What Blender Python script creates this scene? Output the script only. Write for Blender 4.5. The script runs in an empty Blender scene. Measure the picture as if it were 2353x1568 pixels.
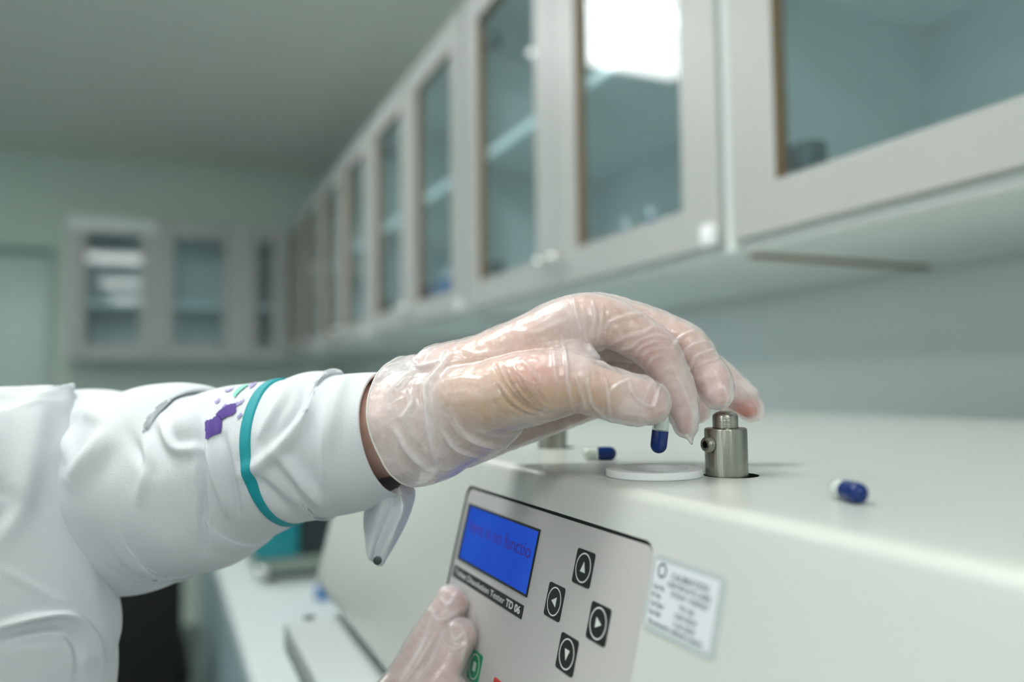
import bpy, bmesh, math, random
import numpy as np
from math import sin, cos, tan, pi, radians, sqrt, atan2
from mathutils import Vector, Matrix, noise
from mathutils.bvhtree import BVHTree

random.seed(7); np.random.seed(7)
SC = bpy.context.scene
COL = SC.collection

# ------------------------------------------------------------------ camera
# camera stands at the world origin, +Y runs along the cabinet wall, +X goes into that wall, Z up
FPX = 1800.0; YAW = radians(24.1); PITCH = radians(3.2); ROLL = -0.013
_fh = Vector((sin(YAW), cos(YAW), 0)); _r0 = Vector((cos(YAW), -sin(YAW), 0)); _z = Vector((0, 0, 1))
FW = _fh*cos(PITCH) + _z*sin(PITCH); _u0 = -_fh*sin(PITCH) + _z*cos(PITCH)
RT = _r0*cos(ROLL) + _u0*sin(ROLL); UP = _u0*cos(ROLL) - _r0*sin(ROLL)
cam_d = bpy.data.cameras.new('camera'); cam = bpy.data.objects.new('camera', cam_d); COL.objects.link(cam)
cam.matrix_world = Matrix(((RT.x, UP.x, -FW.x, 0), (RT.y, UP.y, -FW.y, 0), (RT.z, UP.z, -FW.z, 0), (0, 0, 0, 1)))
cam_d.sensor_width = 36.0; cam_d.lens = 36.0*FPX/2353.0
cam_d.clip_start = 0.02; cam_d.clip_end = 60
cam_d.dof.use_dof = True; cam_d.dof.focus_distance = 0.352; cam_d.dof.aperture_fstop = 3.2
SC.camera = cam

# ------------------------------------------------------------------ world + exposure
w = bpy.data.worlds.new('world'); SC.world = w; w.use_nodes = True
w.node_tree.nodes['Background'].inputs[0].default_value = (0.55, 0.68, 0.66, 1)
w.node_tree.nodes['Background'].inputs[1].default_value = 0.02
SC.view_settings.view_transform = 'Standard'; SC.view_settings.look = 'None'
SC.view_settings.gamma = 1.0; SC.view_settings.use_curve_mapping = False
SC.view_settings.exposure = 0.07
LAMP = 14.0            # radiance of the ceiling panels

FLOOR = -1.33; CEIL = 1.295; S = 0.65
WX = 1.008; WY = 7.5*S

def ray(px, py): return FW + RT*((px-1176.5)/FPX) - UP*((py-784)/FPX)
def at(px, py, D): return ray(px, py)*D
def onZ(px, py, z):
    d = ray(px, py); return d*(z/d.z)
def mm(px, D): return px*D/FPX

# ------------------------------------------------------------------ materials
def lin(c):
    c = c/255.0
    return c/12.92 if c <= 0.04045 else ((c+0.055)/1.055)**2.4
def rgb(r, g, b): return (lin(r), lin(g), lin(b), 1)

class NT:
    def __init__(s, name):
        s.m = bpy.data.materials.new(name); s.m.use_nodes = True
        s.t = s.m.node_tree; s.n = s.t.nodes; s.l = s.t.links
        s.b = s.n['Principled BSDF']; s.out = s.n['Material Output']
    def new(s, k, **kw):
        x = s.n.new(k)
        for a, v in kw.items(): setattr(x, a, v)
        return x
    def link(s, a, b): s.l.new(a, b)

def mat(name, col, rough=0.5, metal=0.0, bump=0.0, scale=200.0, var=0.0, vscale=6.0, spec=0.5, coat=0.0, sss=0.0, stretch=None, detail=3.0):
    t = NT(name); b = t.b
    b.inputs['Base Color'].default_value = col; b.inputs['Roughness'].default_value = rough
    b.inputs['Metallic'].default_value = metal; b.inputs['Specular IOR Level'].default_value = spec
    b.inputs['Coat Weight'].default_value = coat
    if sss:
        b.inputs['Subsurface Weight'].default_value = sss; b.inputs['Subsurface Radius'].default_value = (1, .5, .3); b.inputs['Subsurface Scale'].default_value = .004
    tc = t.new('ShaderNodeTexCoord'); src = tc.outputs['Object']
    if stretch:
        mp = t.new('ShaderNodeMapping'); mp.inputs['Scale'].default_value = stretch; t.link(src, mp.inputs[0]); src = mp.outputs[0]
    if bump:
        n = t.new('ShaderNodeTexNoise'); n.inputs['Scale'].default_value = scale; n.inputs['Detail'].default_value = detail
        t.link(src, n.inputs['Vector'])
        bp = t.new('ShaderNodeBump'); bp.inputs['Strength'].default_value = bump; bp.inputs['Distance'].default_value = 0.001
        t.link(n.outputs[0], bp.inputs['Height']); t.link(bp.outputs[0], b.inputs['Normal'])
    if var:
        n = t.new('ShaderNodeTexNoise'); n.inputs['Scale'].default_value = vscale; n.inputs['Detail'].default_value = 4
        t.link(src, n.inputs['Vector'])
        mx = t.new('ShaderNodeMix', data_type='RGBA')
        mx.inputs[6].default_value = tuple(c*(1-var) for c in col[:3])+(1,)
        mx.inputs[7].default_value = tuple(min(1, c*(1+var)) for c in col[:3])+(1,)
        t.link(n.outputs[0], mx.inputs[0]); t.link(mx.outputs[2], b.inputs['Base Color'])
    return t.m

M = {}
M['ceiling'] = mat('painted_ceiling', rgb(232, 237, 228), .8, bump=.2, scale=60)
M['wall'] = mat('painted_wall', rgb(212, 221, 220), .7, bump=.15, scale=80)
M['wallfar'] = mat('painted_far_wall', rgb(206, 222, 211), .75, bump=.15, scale=80)
M['floor'] = mat('vinyl_floor', rgb(104, 114, 110), .4, var=.12, vscale=3)
M['laminate'] = mat('grey_laminate', rgb(174, 176, 173), .42, var=.10, vscale=5, stretch=(1, 1, .25))
M['whitelam'] = mat('white_laminate', rgb(222, 230, 226), .4)
M['brown'] = mat('brown_edge', rgb(135, 112, 84), .5)
M['shelfglass'] = mat('frosted_shelf', rgb(240, 248, 244), .3)
M['chrome'] = mat('chrome', rgb(235, 235, 232), .03, 1.0)
M['hinge'] = mat('dark_hinge', rgb(80, 92, 90), .35, .6)
M['white_plastic'] = mat('white_plastic', rgb(240, 240, 240), .35)
M['paint'] = mat('powder_coat', rgb(210, 214, 208), .2, bump=.22, scale=1100, detail=2)
M['plate'] = mat('machine_plate', rgb(205, 213, 211), .3)
M['panel'] = mat('panel_film', rgb(194, 192, 190), .42, bump=.06, scale=2600, detail=1, var=.02, vscale=1500)
M['recess'] = mat('recess_shade', rgb(22, 34, 30), .6)  # near-black: shade inside the panel gap and spindle holes painted in
M['black'] = mat('black_print', rgb(20, 24, 22), .4)
M['print'] = mat('white_print', rgb(222, 226, 222), .5)
M['green'] = mat('green_print', rgb(20, 140, 100), .4)
M['red'] = mat('red_print', rgb(205, 50, 45), .4)
M['sticker'] = mat('sticker_paper', rgb(224, 228, 232), .4)
M['silver'] = mat('sticker_margin', rgb(190, 199, 200), .25)
M['ink'] = mat('sticker_ink', rgb(62, 84, 88), .6)
M['lcdtext'] = mat('display_text', rgb(72, 38, 150), .5)
M['steel'] = mat('brushed_steel', rgb(158, 157, 147), .27, 1.0, bump=.25, scale=500, stretch=(1, 1, .06), var=.1, vscale=300)
M['steel_turned'] = mat('turned_steel', rgb(162, 161, 151), .24, 1.0, bump=.2, scale=500, stretch=(.1, .1, 3), var=.12, vscale=150)
M['ptfe'] = mat('white_ptfe', rgb(238, 240, 240), .4, sss=.2)
M['capsule_blue'] = mat('capsule_blue', rgb(0, 40, 106), .08, coat=.1, spec=.35, sss=.0)
M['coat'] = mat('coat_cotton', rgb(217, 221, 225), .85, bump=.25, scale=1500, detail=1, spec=.2)
M['teal'] = mat('teal_trim', rgb(0, 150, 160), .6)
M['purple'] = mat('purple_thread', rgb(78, 48, 140), .6, bump=.5, scale=1500)
M['lilac'] = mat('lilac_thread', rgb(160, 150, 200), .6)
M['mint'] = mat('mint_thread', rgb(120, 200, 185), .6)
M['bench'] = mat('bench_top', rgb(206, 215, 216), .3)
M['benchfront'] = mat('bench_front', rgb(150, 172, 176), .5)
M['tealbox'] = mat('teal_plastic', rgb(0, 125, 135), .4)
M['darkbox'] = mat('dark_plastic', rgb(12, 34, 38), .4)
M['greymetal'] = mat('grey_metal', rgb(128, 142, 132), .4, .2)
M['blue'] = mat('blue_plastic', rgb(20, 100, 170), .35)
M['chair'] = mat('chair_fabric', rgb(16, 20, 20), .9, bump=.3, scale=800)
M['trousers'] = mat('dark_trousers', rgb(38, 44, 56), .9)
M['hair'] = mat('dark_hair', rgb(36, 26, 20), .5, bump=.6, scale=300, stretch=(1, 1, .15))
M['teal_strip'] = mat('teal_rail', rgb(126, 160, 152), .5)
M['frosted'] = mat('frosted_panel', rgb(196, 216, 212), .35)
M['shoe'] = mat('black_leather', rgb(20, 20, 22), .35)
M['eye'] = mat('eye_white', rgb(230, 228, 224), .15)
M['iris'] = mat('iris', rgb(50, 32, 22), .1)

def emis(name, col, strength):
    t = NT(name); e = t.new('ShaderNodeEmission'); e.inputs[0].default_value = col; e.inputs[1].default_value = strength
    t.link(e.outputs[0], t.out.inputs[0]); return t.m
M['fill_light'] = emis('frosted_fill_light', (.86, .96, 1.0, 1), 1.6)  # fill glow for the panel added on the left wall
M['lamp'] = emis('lamp_diffuser', (.98, 1.0, .97, 1), LAMP)

def screen_mat():
    t = NT('blue_screen'); e = t.new('ShaderNodeEmission')
    tc = t.new('ShaderNodeTexCoord'); n = t.new('ShaderNodeTexNoise'); n.inputs['Scale'].default_value = 22
    t.link(tc.outputs['Object'], n.inputs['Vector'])
    mx = t.new('ShaderNodeMix', data_type='RGBA'); mx.inputs[6].default_value = rgb(0, 62, 205); mx.inputs[7].default_value = rgb(46, 104, 232)
    t.link(n.outputs[0], mx.inputs[0]); t.link(mx.outputs[2], e.inputs[0]); e.inputs[1].default_value = .64
    g = t.new('ShaderNodeBsdfGlossy'); g.inputs['Roughness'].default_value = .18; g.inputs['Color'].default_value = (.05, .05, .05, 1)
    a = t.new('ShaderNodeAddShader'); t.link(e.outputs[0], a.inputs[0]); t.link(g.outputs[0], a.inputs[1]); t.link(a.outputs[0], t.out.inputs[0])
    return t.m
M['screen'] = screen_mat()

def thin_glass(name, tint, refl=1.0, milky=0.0, ior=1.5, rough=0.0, milk=rgb(225, 232, 230)):
    t = NT(name)
    tr = t.new('ShaderNodeBsdfTransparent'); tr.inputs[0].default_value = tint
    g = t.new('ShaderNodeBsdfGlossy'); g.inputs['Roughness'].default_value = rough; g.inputs['Color'].default_value = (refl, refl, refl, 1)
    f = t.new('ShaderNodeFresnel'); f.inputs['IOR'].default_value = ior
    base = tr.outputs[0]
    if milky:
        df = t.new('ShaderNodeBsdfDiffuse'); df.inputs[0].default_value = milk
        m0 = t.new('ShaderNodeMixShader'); m0.inputs[0].default_value = milky
        t.link(base, m0.inputs[1]); t.link(df.outputs[0], m0.inputs[2]); base = m0.outputs[0]
    ge = t.new('ShaderNodeNewGeometry'); iv = t.new('ShaderNodeMath', operation='SUBTRACT'); iv.inputs[0].default_value = 1.0; t.link(ge.outputs['Backfacing'], iv.inputs[1])
    fm = t.new('ShaderNodeMath', operation='MULTIPLY'); t.link(f.outputs[0], fm.inputs[0]); t.link(iv.outputs[0], fm.inputs[1])
    m = t.new('ShaderNodeMixShader'); t.link(fm.outputs[0], m.inputs[0]); t.link(base, m.inputs[1]); t.link(g.outputs[0], m.inputs[2])
    t.link(m.outputs[0], t.out.inputs[0]); return t.m
M['pane'] = thin_glass('cabinet_glass', (.90, .965, .985, 1), 1.0, milky=0.06, ior=1.5, milk=rgb(180, 200, 206))
M['capsule_clear'] = thin_glass('clear_gelatine', (.86, .9, .88, 1), 1.0, milky=.12, ior=1.45)
M['powder'] = mat('white_powder', rgb(235, 236, 232), .8)

def skin_mat():
    t = NT('skin'); b = t.b
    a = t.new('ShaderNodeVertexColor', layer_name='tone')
    n = t.new('ShaderNodeTexNoise'); n.inputs['Scale'].default_value = 160; n.inputs['Detail'].default_value = 5
    tc = t.new('ShaderNodeTexCoord'); t.link(tc.outputs['Object'], n.inputs['Vector'])
    mx = t.new('ShaderNodeMix', data_type='RGBA', blend_type='MULTIPLY'); mx.inputs[0].default_value = .5
    cr = t.new('ShaderNodeValToRGB'); cr.color_ramp.elements[0].position = .35; cr.color_ramp.elements[0].color = (.84, .76, .72, 1); cr.color_ramp.elements[1].position = .6; cr.color_ramp.elements[1].color = (1, 1, 1, 1)
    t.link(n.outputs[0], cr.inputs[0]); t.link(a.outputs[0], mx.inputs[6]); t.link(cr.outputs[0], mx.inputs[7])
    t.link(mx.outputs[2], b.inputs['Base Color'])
    b.inputs['Roughness'].default_value = .5
    b.inputs['Subsurface Weight'].default_value = .12; b.inputs['Subsurface Radius'].default_value = (1, .4, .25); b.inputs['Subsurface Scale'].default_value = .004
    return t.m
M['skin'] = skin_mat()

def glove_mat():
    t = NT('vinyl_glove')
    tr = t.new('ShaderNodeBsdfTransparent'); tr.inputs[0].default_value = (.97, .95, .93, 1)
    df = t.new('ShaderNodeBsdfDiffuse'); df.inputs[0].default_value = rgb(248, 242, 244)
    tl = t.new('ShaderNodeBsdfTranslucent'); tl.inputs[0].default_value = rgb(236, 230, 226)
    dm = t.new('ShaderNodeMixShader'); dm.inputs[0].default_value = .25; t.link(df.outputs[0], dm.inputs[1]); t.link(tl.outputs[0], dm.inputs[2])
    gl = t.new('ShaderNodeBsdfGlossy'); gl.inputs['Roughness'].default_value = .2
    tc = t.new('ShaderNodeTexCoord')
    a = t.new('ShaderNodeAttribute', attribute_name='opac')
    n = t.new('ShaderNodeTexNoise'); n.inputs['Scale'].default_value = 90; n.inputs['Detail'].default_value = 6; n.inputs['Roughness'].default_value = .65
    n.inputs['Distortion'].default_value = .6
    t.link(tc.outputs['Object'], n.inputs['Vector'])
    r = t.new('ShaderNodeMapRange'); r.inputs[1].default_value = .3; r.inputs[2].default_value = .72; r.inputs[3].default_value = -.13; r.inputs[4].default_value = .16
    t.link(n.outputs[0], r.inputs[0])
    lw = t.new('ShaderNodeLayerWeight'); lw.inputs[0].default_value = .25
    m1 = t.new('ShaderNodeMath', operation='ADD'); t.link(a.outputs['Fac'], m1.inputs[0]); t.link(r.outputs[0], m1.inputs[1])
    m2 = t.new('ShaderNodeMath', operation='MULTIPLY'); t.link(lw.outputs['Facing'], m2.inputs[0]); m2.inputs[1].default_value = .35
    m3 = t.new('ShaderNodeMath', operation='ADD', use_clamp=True); t.link(m1.outputs[0], m3.inputs[0]); t.link(m2.outputs[0], m3.inputs[1])
    m4 = t.new('ShaderNodeMapRange'); m4.inputs[3].default_value = .14; m4.inputs[4].default_value = .96; t.link(m3.outputs[0], m4.inputs[0])
    mx = t.new('ShaderNodeMixShader'); t.link(m4.outputs[0], mx.inputs[0]); t.link(tr.outputs[0], mx.inputs[1]); t.link(dm.outputs[0], mx.inputs[2])
    n2 = t.new('ShaderNodeTexNoise'); n2.inputs['Scale'].default_value = 420; n2.inputs['Detail'].default_value = 4; n2.inputs['Distortion'].default_value = 1.0
    t.link(tc.outputs['Object'], n2.inputs['Vector'])
    bp = t.new('ShaderNodeBump'); bp.inputs['Strength'].default_value = .35; bp.inputs['Distance'].default_value = .0006; t.link(n2.outputs[0], bp.inputs['Height'])
    for x in (df, gl, tl): t.link(bp.outputs[0], x.inputs['Normal'])
    fr = t.new('ShaderNodeFresnel'); fr.inputs['IOR'].default_value = 1.6; t.link(bp.outputs[0], fr.inputs['Normal'])
    ge = t.new('ShaderNodeNewGeometry'); iv = t.new('ShaderNodeMath', operation='SUBTRACT'); iv.inputs[0].default_value = 1.0; t.link(ge.outputs['Backfacing'], iv.inputs[1])
    fm = t.new('ShaderNodeMath', operation='MULTIPLY'); t.link(fr.outputs[0], fm.inputs[0]); t.link(iv.outputs[0], fm.inputs[1])
    m = t.new('ShaderNodeMixShader'); t.link(fm.outputs[0], m.inputs[0]); t.link(mx.outputs[0], m.inputs[1]); t.link(gl.outputs[0], m.inputs[2])
    t.link(m.outputs[0], t.out.inputs[0]); return t.m
M['glove'] = glove_mat()

# ------------------------------------------------------------------ mesh helpers
class MB:
    def __init__(s): s.v = []; s.f = []; s.mi = []
    def add(s, vs, fs, mi=0):
        o = len(s.v); s.v += [tuple(x) for x in vs]; s.f += [tuple(i+o for i in f) for f in fs]; s.mi += [mi]*len(fs)
    def box(s, a, b, mi=0, bev=0.0, inner=None):
        x0, y0, z0 = [min(p, q) for p, q in zip(a, b)]; x1, y1, z1 = [max(p, q) for p, q in zip(a, b)]
        if bev:
            bm = bmesh.new(); bmesh.ops.create_cube(bm, size=1)
            for v in bm.verts: v.co = Vector(((x0+x1)/2+v.co.x*(x1-x0), (y0+y1)/2+v.co.y*(y1-y0), (z0+z1)/2+v.co.z*(z1-z0)))
            bmesh.ops.bevel(bm, geom=bm.edges[:], offset=bev, segments=2, affect='EDGES', profile=.5)
            bm.verts.index_update(); s.add([v.co for v in bm.verts], [[v.index for v in f.verts] for f in bm.faces], mi); bm.free(); return
        vs = [(x0,y0,z0),(x1,y0,z0),(x1,y1,z0),(x0,y1,z0),(x0,y0,z1),(x1,y0,z1),(x1,y1,z1),(x0,y1,z1)]
        s.add(vs, [(0,3,2,1),(4,5,6,7),(0,1,5,4),(1,2,6,5),(2,3,7,6),(3,0,4,7)], mi)
    def lathe(s, prof, c=(0,0,0), axis=(0,0,1), n=32, mi=0, cap=True):
        ax = Vector(axis).normalized(); q = Vector((0,0,1)).rotation_difference(ax); c = Vector(c); vs = []; fs = []
        for r, z in prof:
            for k in range(n):
                t = 2*pi*k/n; vs.append(c+q @ Vector((r*cos(t), r*sin(t), z)))
        for i in range(len(prof)-1):
            for k in range(n):
                k2 = (k+1) % n; fs.append((i*n+k, i*n+k2, (i+1)*n+k2, (i+1)*n+k))
        if cap: fs.append(tuple(range(n))[::-1]); fs.append(tuple((len(prof)-1)*n+k for k in range(n)))
        s.add(vs, fs, mi)
    def build(s, name, mats, parent=None, sharp=35, recalc=True):
        me = bpy.data.meshes.new(name); me.from_pydata(s.v, [], s.f)
        if not isinstance(mats, (list, tuple)): mats = [mats]
        for m in mats: me.materials.append(m)
        me.polygons.foreach_set('material_index', s.mi)
        if recalc:
            bm = bmesh.new(); bm.from_mesh(me); bmesh.ops.recalc_face_normals(bm, faces=bm.faces[:]); bm.to_mesh(me); bm.free()
        smooth(me, sharp)
        return link(name, me, parent)
def smooth(me, sharp=35):
    me.polygons.foreach_set('use_smooth', [True]*len(me.polygons))
    if sharp is not None: me.set_sharp_from_angle(angle=radians(sharp))
    me.update()
def link(name, me, parent=None):
    o = bpy.data.objects.new(name, me); COL.objects.link(o)
    if parent is not None: o.parent = parent; o.matrix_parent_inverse = Matrix.Translation(-Vector(parent.location)) if parent.parent is None else Matrix()
    return o
def empty(name, loc, label, cat, group=None):
    o = bpy.data.objects.new(name, None); COL.objects.link(o); o.location = loc; o.empty_display_size = .02
    return tag(o, label, cat, group)
def tag(o, label=None, cat=None, group=None, kind=None):
    if label: o['label'] = label
    if cat: o['category'] = cat
    if group: o['group'] = group
    if kind: o['kind'] = kind
    return o
def struct(name, mb, m):
    o = mb.build(name, m); o['kind'] = 'structure'; return o

# ================================================================== ROOM
def room():
    x0, x1, y0, y1 = -3.6, WX, -4.2, WY
    b = MB(); b.box((x0-.1, y0-.1, FLOOR-.1), (x1+.1, y1+.1, FLOOR)); struct('floor', b, M['floor'])
    b = MB(); b.box((x0-.1, y0-.1, CEIL), (x1+.1, y1+.1, CEIL+.1)); struct('ceiling', b, M['ceiling'])
    b = MB(); b.box((x1, y0-.1, FLOOR), (x1+.1, y1+.1, CEIL)); struct('wall_right', b, M['wall'])
    b = MB(); b.box((x0-.1, y1, FLOOR), (x1, y1+.1, CEIL)); struct('wall_far', b, M['wallfar'])
    b = MB(); b.box((x0-.1, y0-.1, FLOOR), (x0, y1, CEIL)); struct('wall_left', b, M['wall'])
    b = MB(); b.box((x0, y0-.1, FLOOR), (x1, y0, CEIL)); struct('wall_near', b, M['wall'])
    # frosted door leaf with a teal head rail, left of the far cabinets
    xr = -.80*S*7.5/7
    b = MB(); b.box((xr-1.0, WY-.035, FLOOR), (xr, WY-.002, 1.04*S*7.5/7), bev=.003); d = struct('door_1', b, M['frosted'])
    b = MB(); b.box((xr-1.04, WY-.05, 1.04*S*7.5/7+.001), (xr+.005, WY-.002, 1.10*S*7.5/7), bev=.003); struct('trim_1', b, M['teal_strip'])
    # frosted daylight panel added on the left wall, unseen, to brighten the room
    b = MB(); b.box((x0+.001, -1.6, -.35), (x0+.02, 2.6, .95)); wd = struct('fill_panel_1', b, M['fill_light'])
    for i in range(5):
        y = -1.6+4.2*i/4
        b = MB(); b.box((x0+.001, y-.03, -.38), (x0+.05, y+.03, .98), bev=.004); b.build('fill_panel_frame', M['white_plastic'], wd)
    for z in (-.38, .95):
        b = MB(); b.box((x0+.001, -1.56, z), (x0+.06, 2.56, z+.05), bev=.004); b.build('fill_panel_rail', M['white_plastic'], wd)
room()

def lamps():
    # right row read from the mirror images; left row added as unseen fill
    k = 0
    rows = [(-.33, 'right'), (-2.5, 'left')]
    ys = [(2.38, 'far'), (.62, 'middle'), (-1.38, 'near'), (-3.3, 'rear')]
    labels = {(0,0): 'square ceiling light mirrored large in the second glass door of the wall cabinets',
              (0,1): 'square ceiling light nearly overhead of the gloved hand',
              (0,2): 'square ceiling light behind the camera mirrored as the upper bar in the far cabinet',
              (0,3): 'rearmost square ceiling light mirrored in the far cabinet glass',
              (1,0): 'farthest square fill light added on the left side of the room',
              (1,1): 'second square fill light added on the left side of the room',
              (1,2): 'third square fill light added on the left side of the room',
              (1,3): 'rearmost square fill light added on the left side of the room'}
    for i, (x, _) in enumerate(rows):
        for j, (y, _) in enumerate(ys):
            if i == 1: y -= 1.1
            t = empty('ceiling_light', (x, y, CEIL), labels[(i, j)], 'ceiling light', 'square ceiling lights')
            w, h = .34, .30
            b = MB()
            for a0, a1 in (((x-w-.02, y-h-.02), (x-w, y+h+.02)), ((x+w, y-h-.02), (x+w+.02, y+h+.02)), ((x-w, y-h-.02), (x+w, y-h)), ((x-w, y+h), (x+w, y+h+.02))):
                b.box((a0[0], a0[1], CEIL-.018), (a1[0], a1[1], CEIL-.001))
            b.build('frame', M['white_plastic'], t)
            b = MB(); b.box((x-w+.0005, y-h+.0005, CEIL-.012), (x+w-.0005, y+h-.0005, CEIL-.002)); b.build('diffuser', M['lamp'], t)
lamps()

# ================================================================== WALL CABINETS
ZB, ZT = .244*S, 1.37*S      # underside and top
CD = .345                    # depth
def cabinet(axis, u0, u1, front, label, doors, group, hinges=True, shelfz=.785*S, topstrip=False, depth=CD):
    """axis 'Y': runs along Y, front faces -X at X=front.  axis 'X': runs along X, front faces -Y at Y=front"""
    def P(u, v, z): return (front+v, u, z) if axis == 'Y' else (u, front+v, z)
    t = empty('wall_cabinet', P((u0+u1)/2, 0, ZB), label, 'cabinet', group)
    th = .009
    def bx(name, a, b_, m, par=t, bev=0, **k):
        b = MB(); b.box(P(*a), P(*b_), bev=bev); return b.build(name, m, par)
    for s_, e_ in ((u0+.0005, u0+th), (u1-th, u1-.0005)): bx('side_panel', (s_, -.013, ZB+.0006), (e_, depth, ZT), M['whitelam'])
    bx('bottom_panel', (u0+th, .0, ZB), (u1-th, depth, ZB+.012), M['whitelam'])
    bx('top_panel', (u0+th, .002, ZT-.016), (u1-th, depth, ZT), M['whitelam'])
    bx('back_panel', (u0+th, depth-.006, ZB+.012), (u1-th, depth-.0005, ZT-.016), M['whitelam'])
    bx('shelf', (u0+th, .004, shelfz-.011), (u1-th, depth-.008, shelfz+.011), M['shelfglass'])
    # brown edging strip that closes the joint on the underside
    bx('edge_strip', (u0-.004, .02, ZB-.004), (u0+.008, depth-.01, ZB+.0005), M['brown'])
    us = [u0+th+.002]+[d for d in doors]+[u1-th-.002]
    nd = len(us)-1
    for i in range(nd):
        a, c = us[i]+(.0015 if i else 0), us[i+1]-(.0015 if i < nd-1 else 0)
        z0, z1 = ZB+.013, ZT-.004
        sw, rl, rt, dt = .076, .056, .072, .02
        b = MB()
        def fr(p, q, inner):      # frame member with a brown inner edge
            o = len(b.f); b.box(P(*p), P(*q)); 
            b.mi[o+inner] = 1
        # box face order: -z,+z,-y,+x,+y,-x
        lo_in, hi_in = (4, 2) if axis == 'Y' else (3, 5)
        fr((a, -dt, z0), (a+sw, 0, z1), lo_in); fr((c-sw, -dt, z0), (c, 0, z1), hi_in)
        fr((a+sw, -dt, z0), (c-sw, 0, z0+rl), 1); fr((a+sw, -dt, z1-rt), (c-sw, 0, z1), 0)
        d = b.build('door', [M['laminate'], M['brown']], t, sharp=30)
        g = MB(); g.box(P(a+sw+.0002, -.007, z0+rl+.0002), P(c-sw-.0002, -.003, z1-rt-.0002)); g.build('glass_pane', M['pane'], d)
        ku = (c-.026) if (i % 2 == 0) else (a+.026)
        kz = z0+.045
        kb = MB(); c0 = P(ku, -dt, kz); ax = (-1, 0, 0) if axis == 'Y' else (0, -1, 0)
        kb.lathe([(.0045, 0), (.0045, .010)]+[(.0105*sin(q_), .0195-.0105*cos(q_)) for q_ in [radians(x_) for x_ in (26, 45, 65, 90, 115, 140, 160, 178)]], c0, ax, 24); kb.build('knob', M['chrome'], d)
        if i % 2 == 1 and hinges:
            for hz in (z0+rl+.028, z1-rt-.05):
                h = MB(); h.box(P(c-sw-.03, .001, hz-.018), P(c-sw+.004, .03, hz+.014), bev=.004); h.build('hinge', M['hinge'], d)
        if i % 2 == 0 and axis == 'Y':
            h = MB(); h.box(P(a+.001, -dt-.014, z0-.002), P(a+.026, -dt, z0+.026), bev=.005); h.build('corner_bumper', M['white_plastic'], d)
    if topstrip:
        bx('top_board', (u0, -.03, ZT-.07), (us[1], .0, ZT+.004), M['whitelam'], bev=.002)
    return t
ord_ = ['nearest wall cabinet with glass doors running out of the right edge', 'second wall cabinet from the right, its glass door mirroring the big bright lamp',
        'third wall cabinet from the right with two glass doors', 'fourth wall cabinet from the right with narrow looking glass doors', 'farthest wall cabinet of the right-hand run, beside the corner']
edges = [-.225*S, 1.17*S, 2.563*S, 3.94*S, 5.32*S, 6.70*S]
for i in range(5):
    a, c = edges[i], edges[i+1]
    cabinet('Y', a, c, S, ord_[i], [(a+c)/2], 'grey framed glass-door cabinets along the right wall')
cabinet('X', -.69*S, .60*S, 7*S, 'far wall cabinet with two glass doors, left one mirroring lamps as white bars', [-.045*S], 'glass-door cabinets on the far wall', shelfz=.69*S, topstrip=True, depth=WY-7*S-.002)
cabinet('X', .605*S, .99*S, 7*S, 'narrow dark far wall cabinet tucked into the corner of the room', [], 'glass-door cabinets on the far wall', shelfz=.69*S, depth=WY-7*S-.002)

# things behind the glass
def bottle(x, y, h, r, label, z=None, m='blue'):
    z = ZB+.0122 if z is None else z
    b = MB(); b.lathe([(r*.9, 0), (r, .003), (r, h*.62), (r*.8, h*.74), (r*.4, h*.8), (r*.4, h*.86)], (x, y, z), n=20)
    o = b.build('bottle', M[m]); tag(o, label, 'bottle', 'small bottles kept in the wall cabinets')
    c = MB(); c.lathe([(r*.5, h*.84), (r*.5, h), (r*.3, h*1.01)], (x, y, z), n=16); c.build('cap', M['white_plastic'], o)
    return o
def behind_glass(px, py, X=.688):
    d = ray(px, py); return d*(X/d.x)
for px, py, r, lab, m in ((1440, 505, .014, 'small blue bottle at left behind the glass with the big lamp reflection', 'blue'), (1498, 478, .013, 'taller blue bottle in the middle behind the glass with the big lamp reflection', 'blue'),
        (1580, 492, .020, 'squat blue bottle at right behind the glass with the big lamp reflection', 'blue'), (1032, 622, .034, 'big blue bottle low behind the third glass strip of the wall cabinets', 'blue'),
        (985, 640, .022, 'dark purple bottle beside the big blue bottle in the third wall cabinet', 'purple')):
    p = behind_glass(px, py, .665+r+.004); bottle(p.x, p.y, p.z-ZB-.0122, r, lab, m=m)

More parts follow.
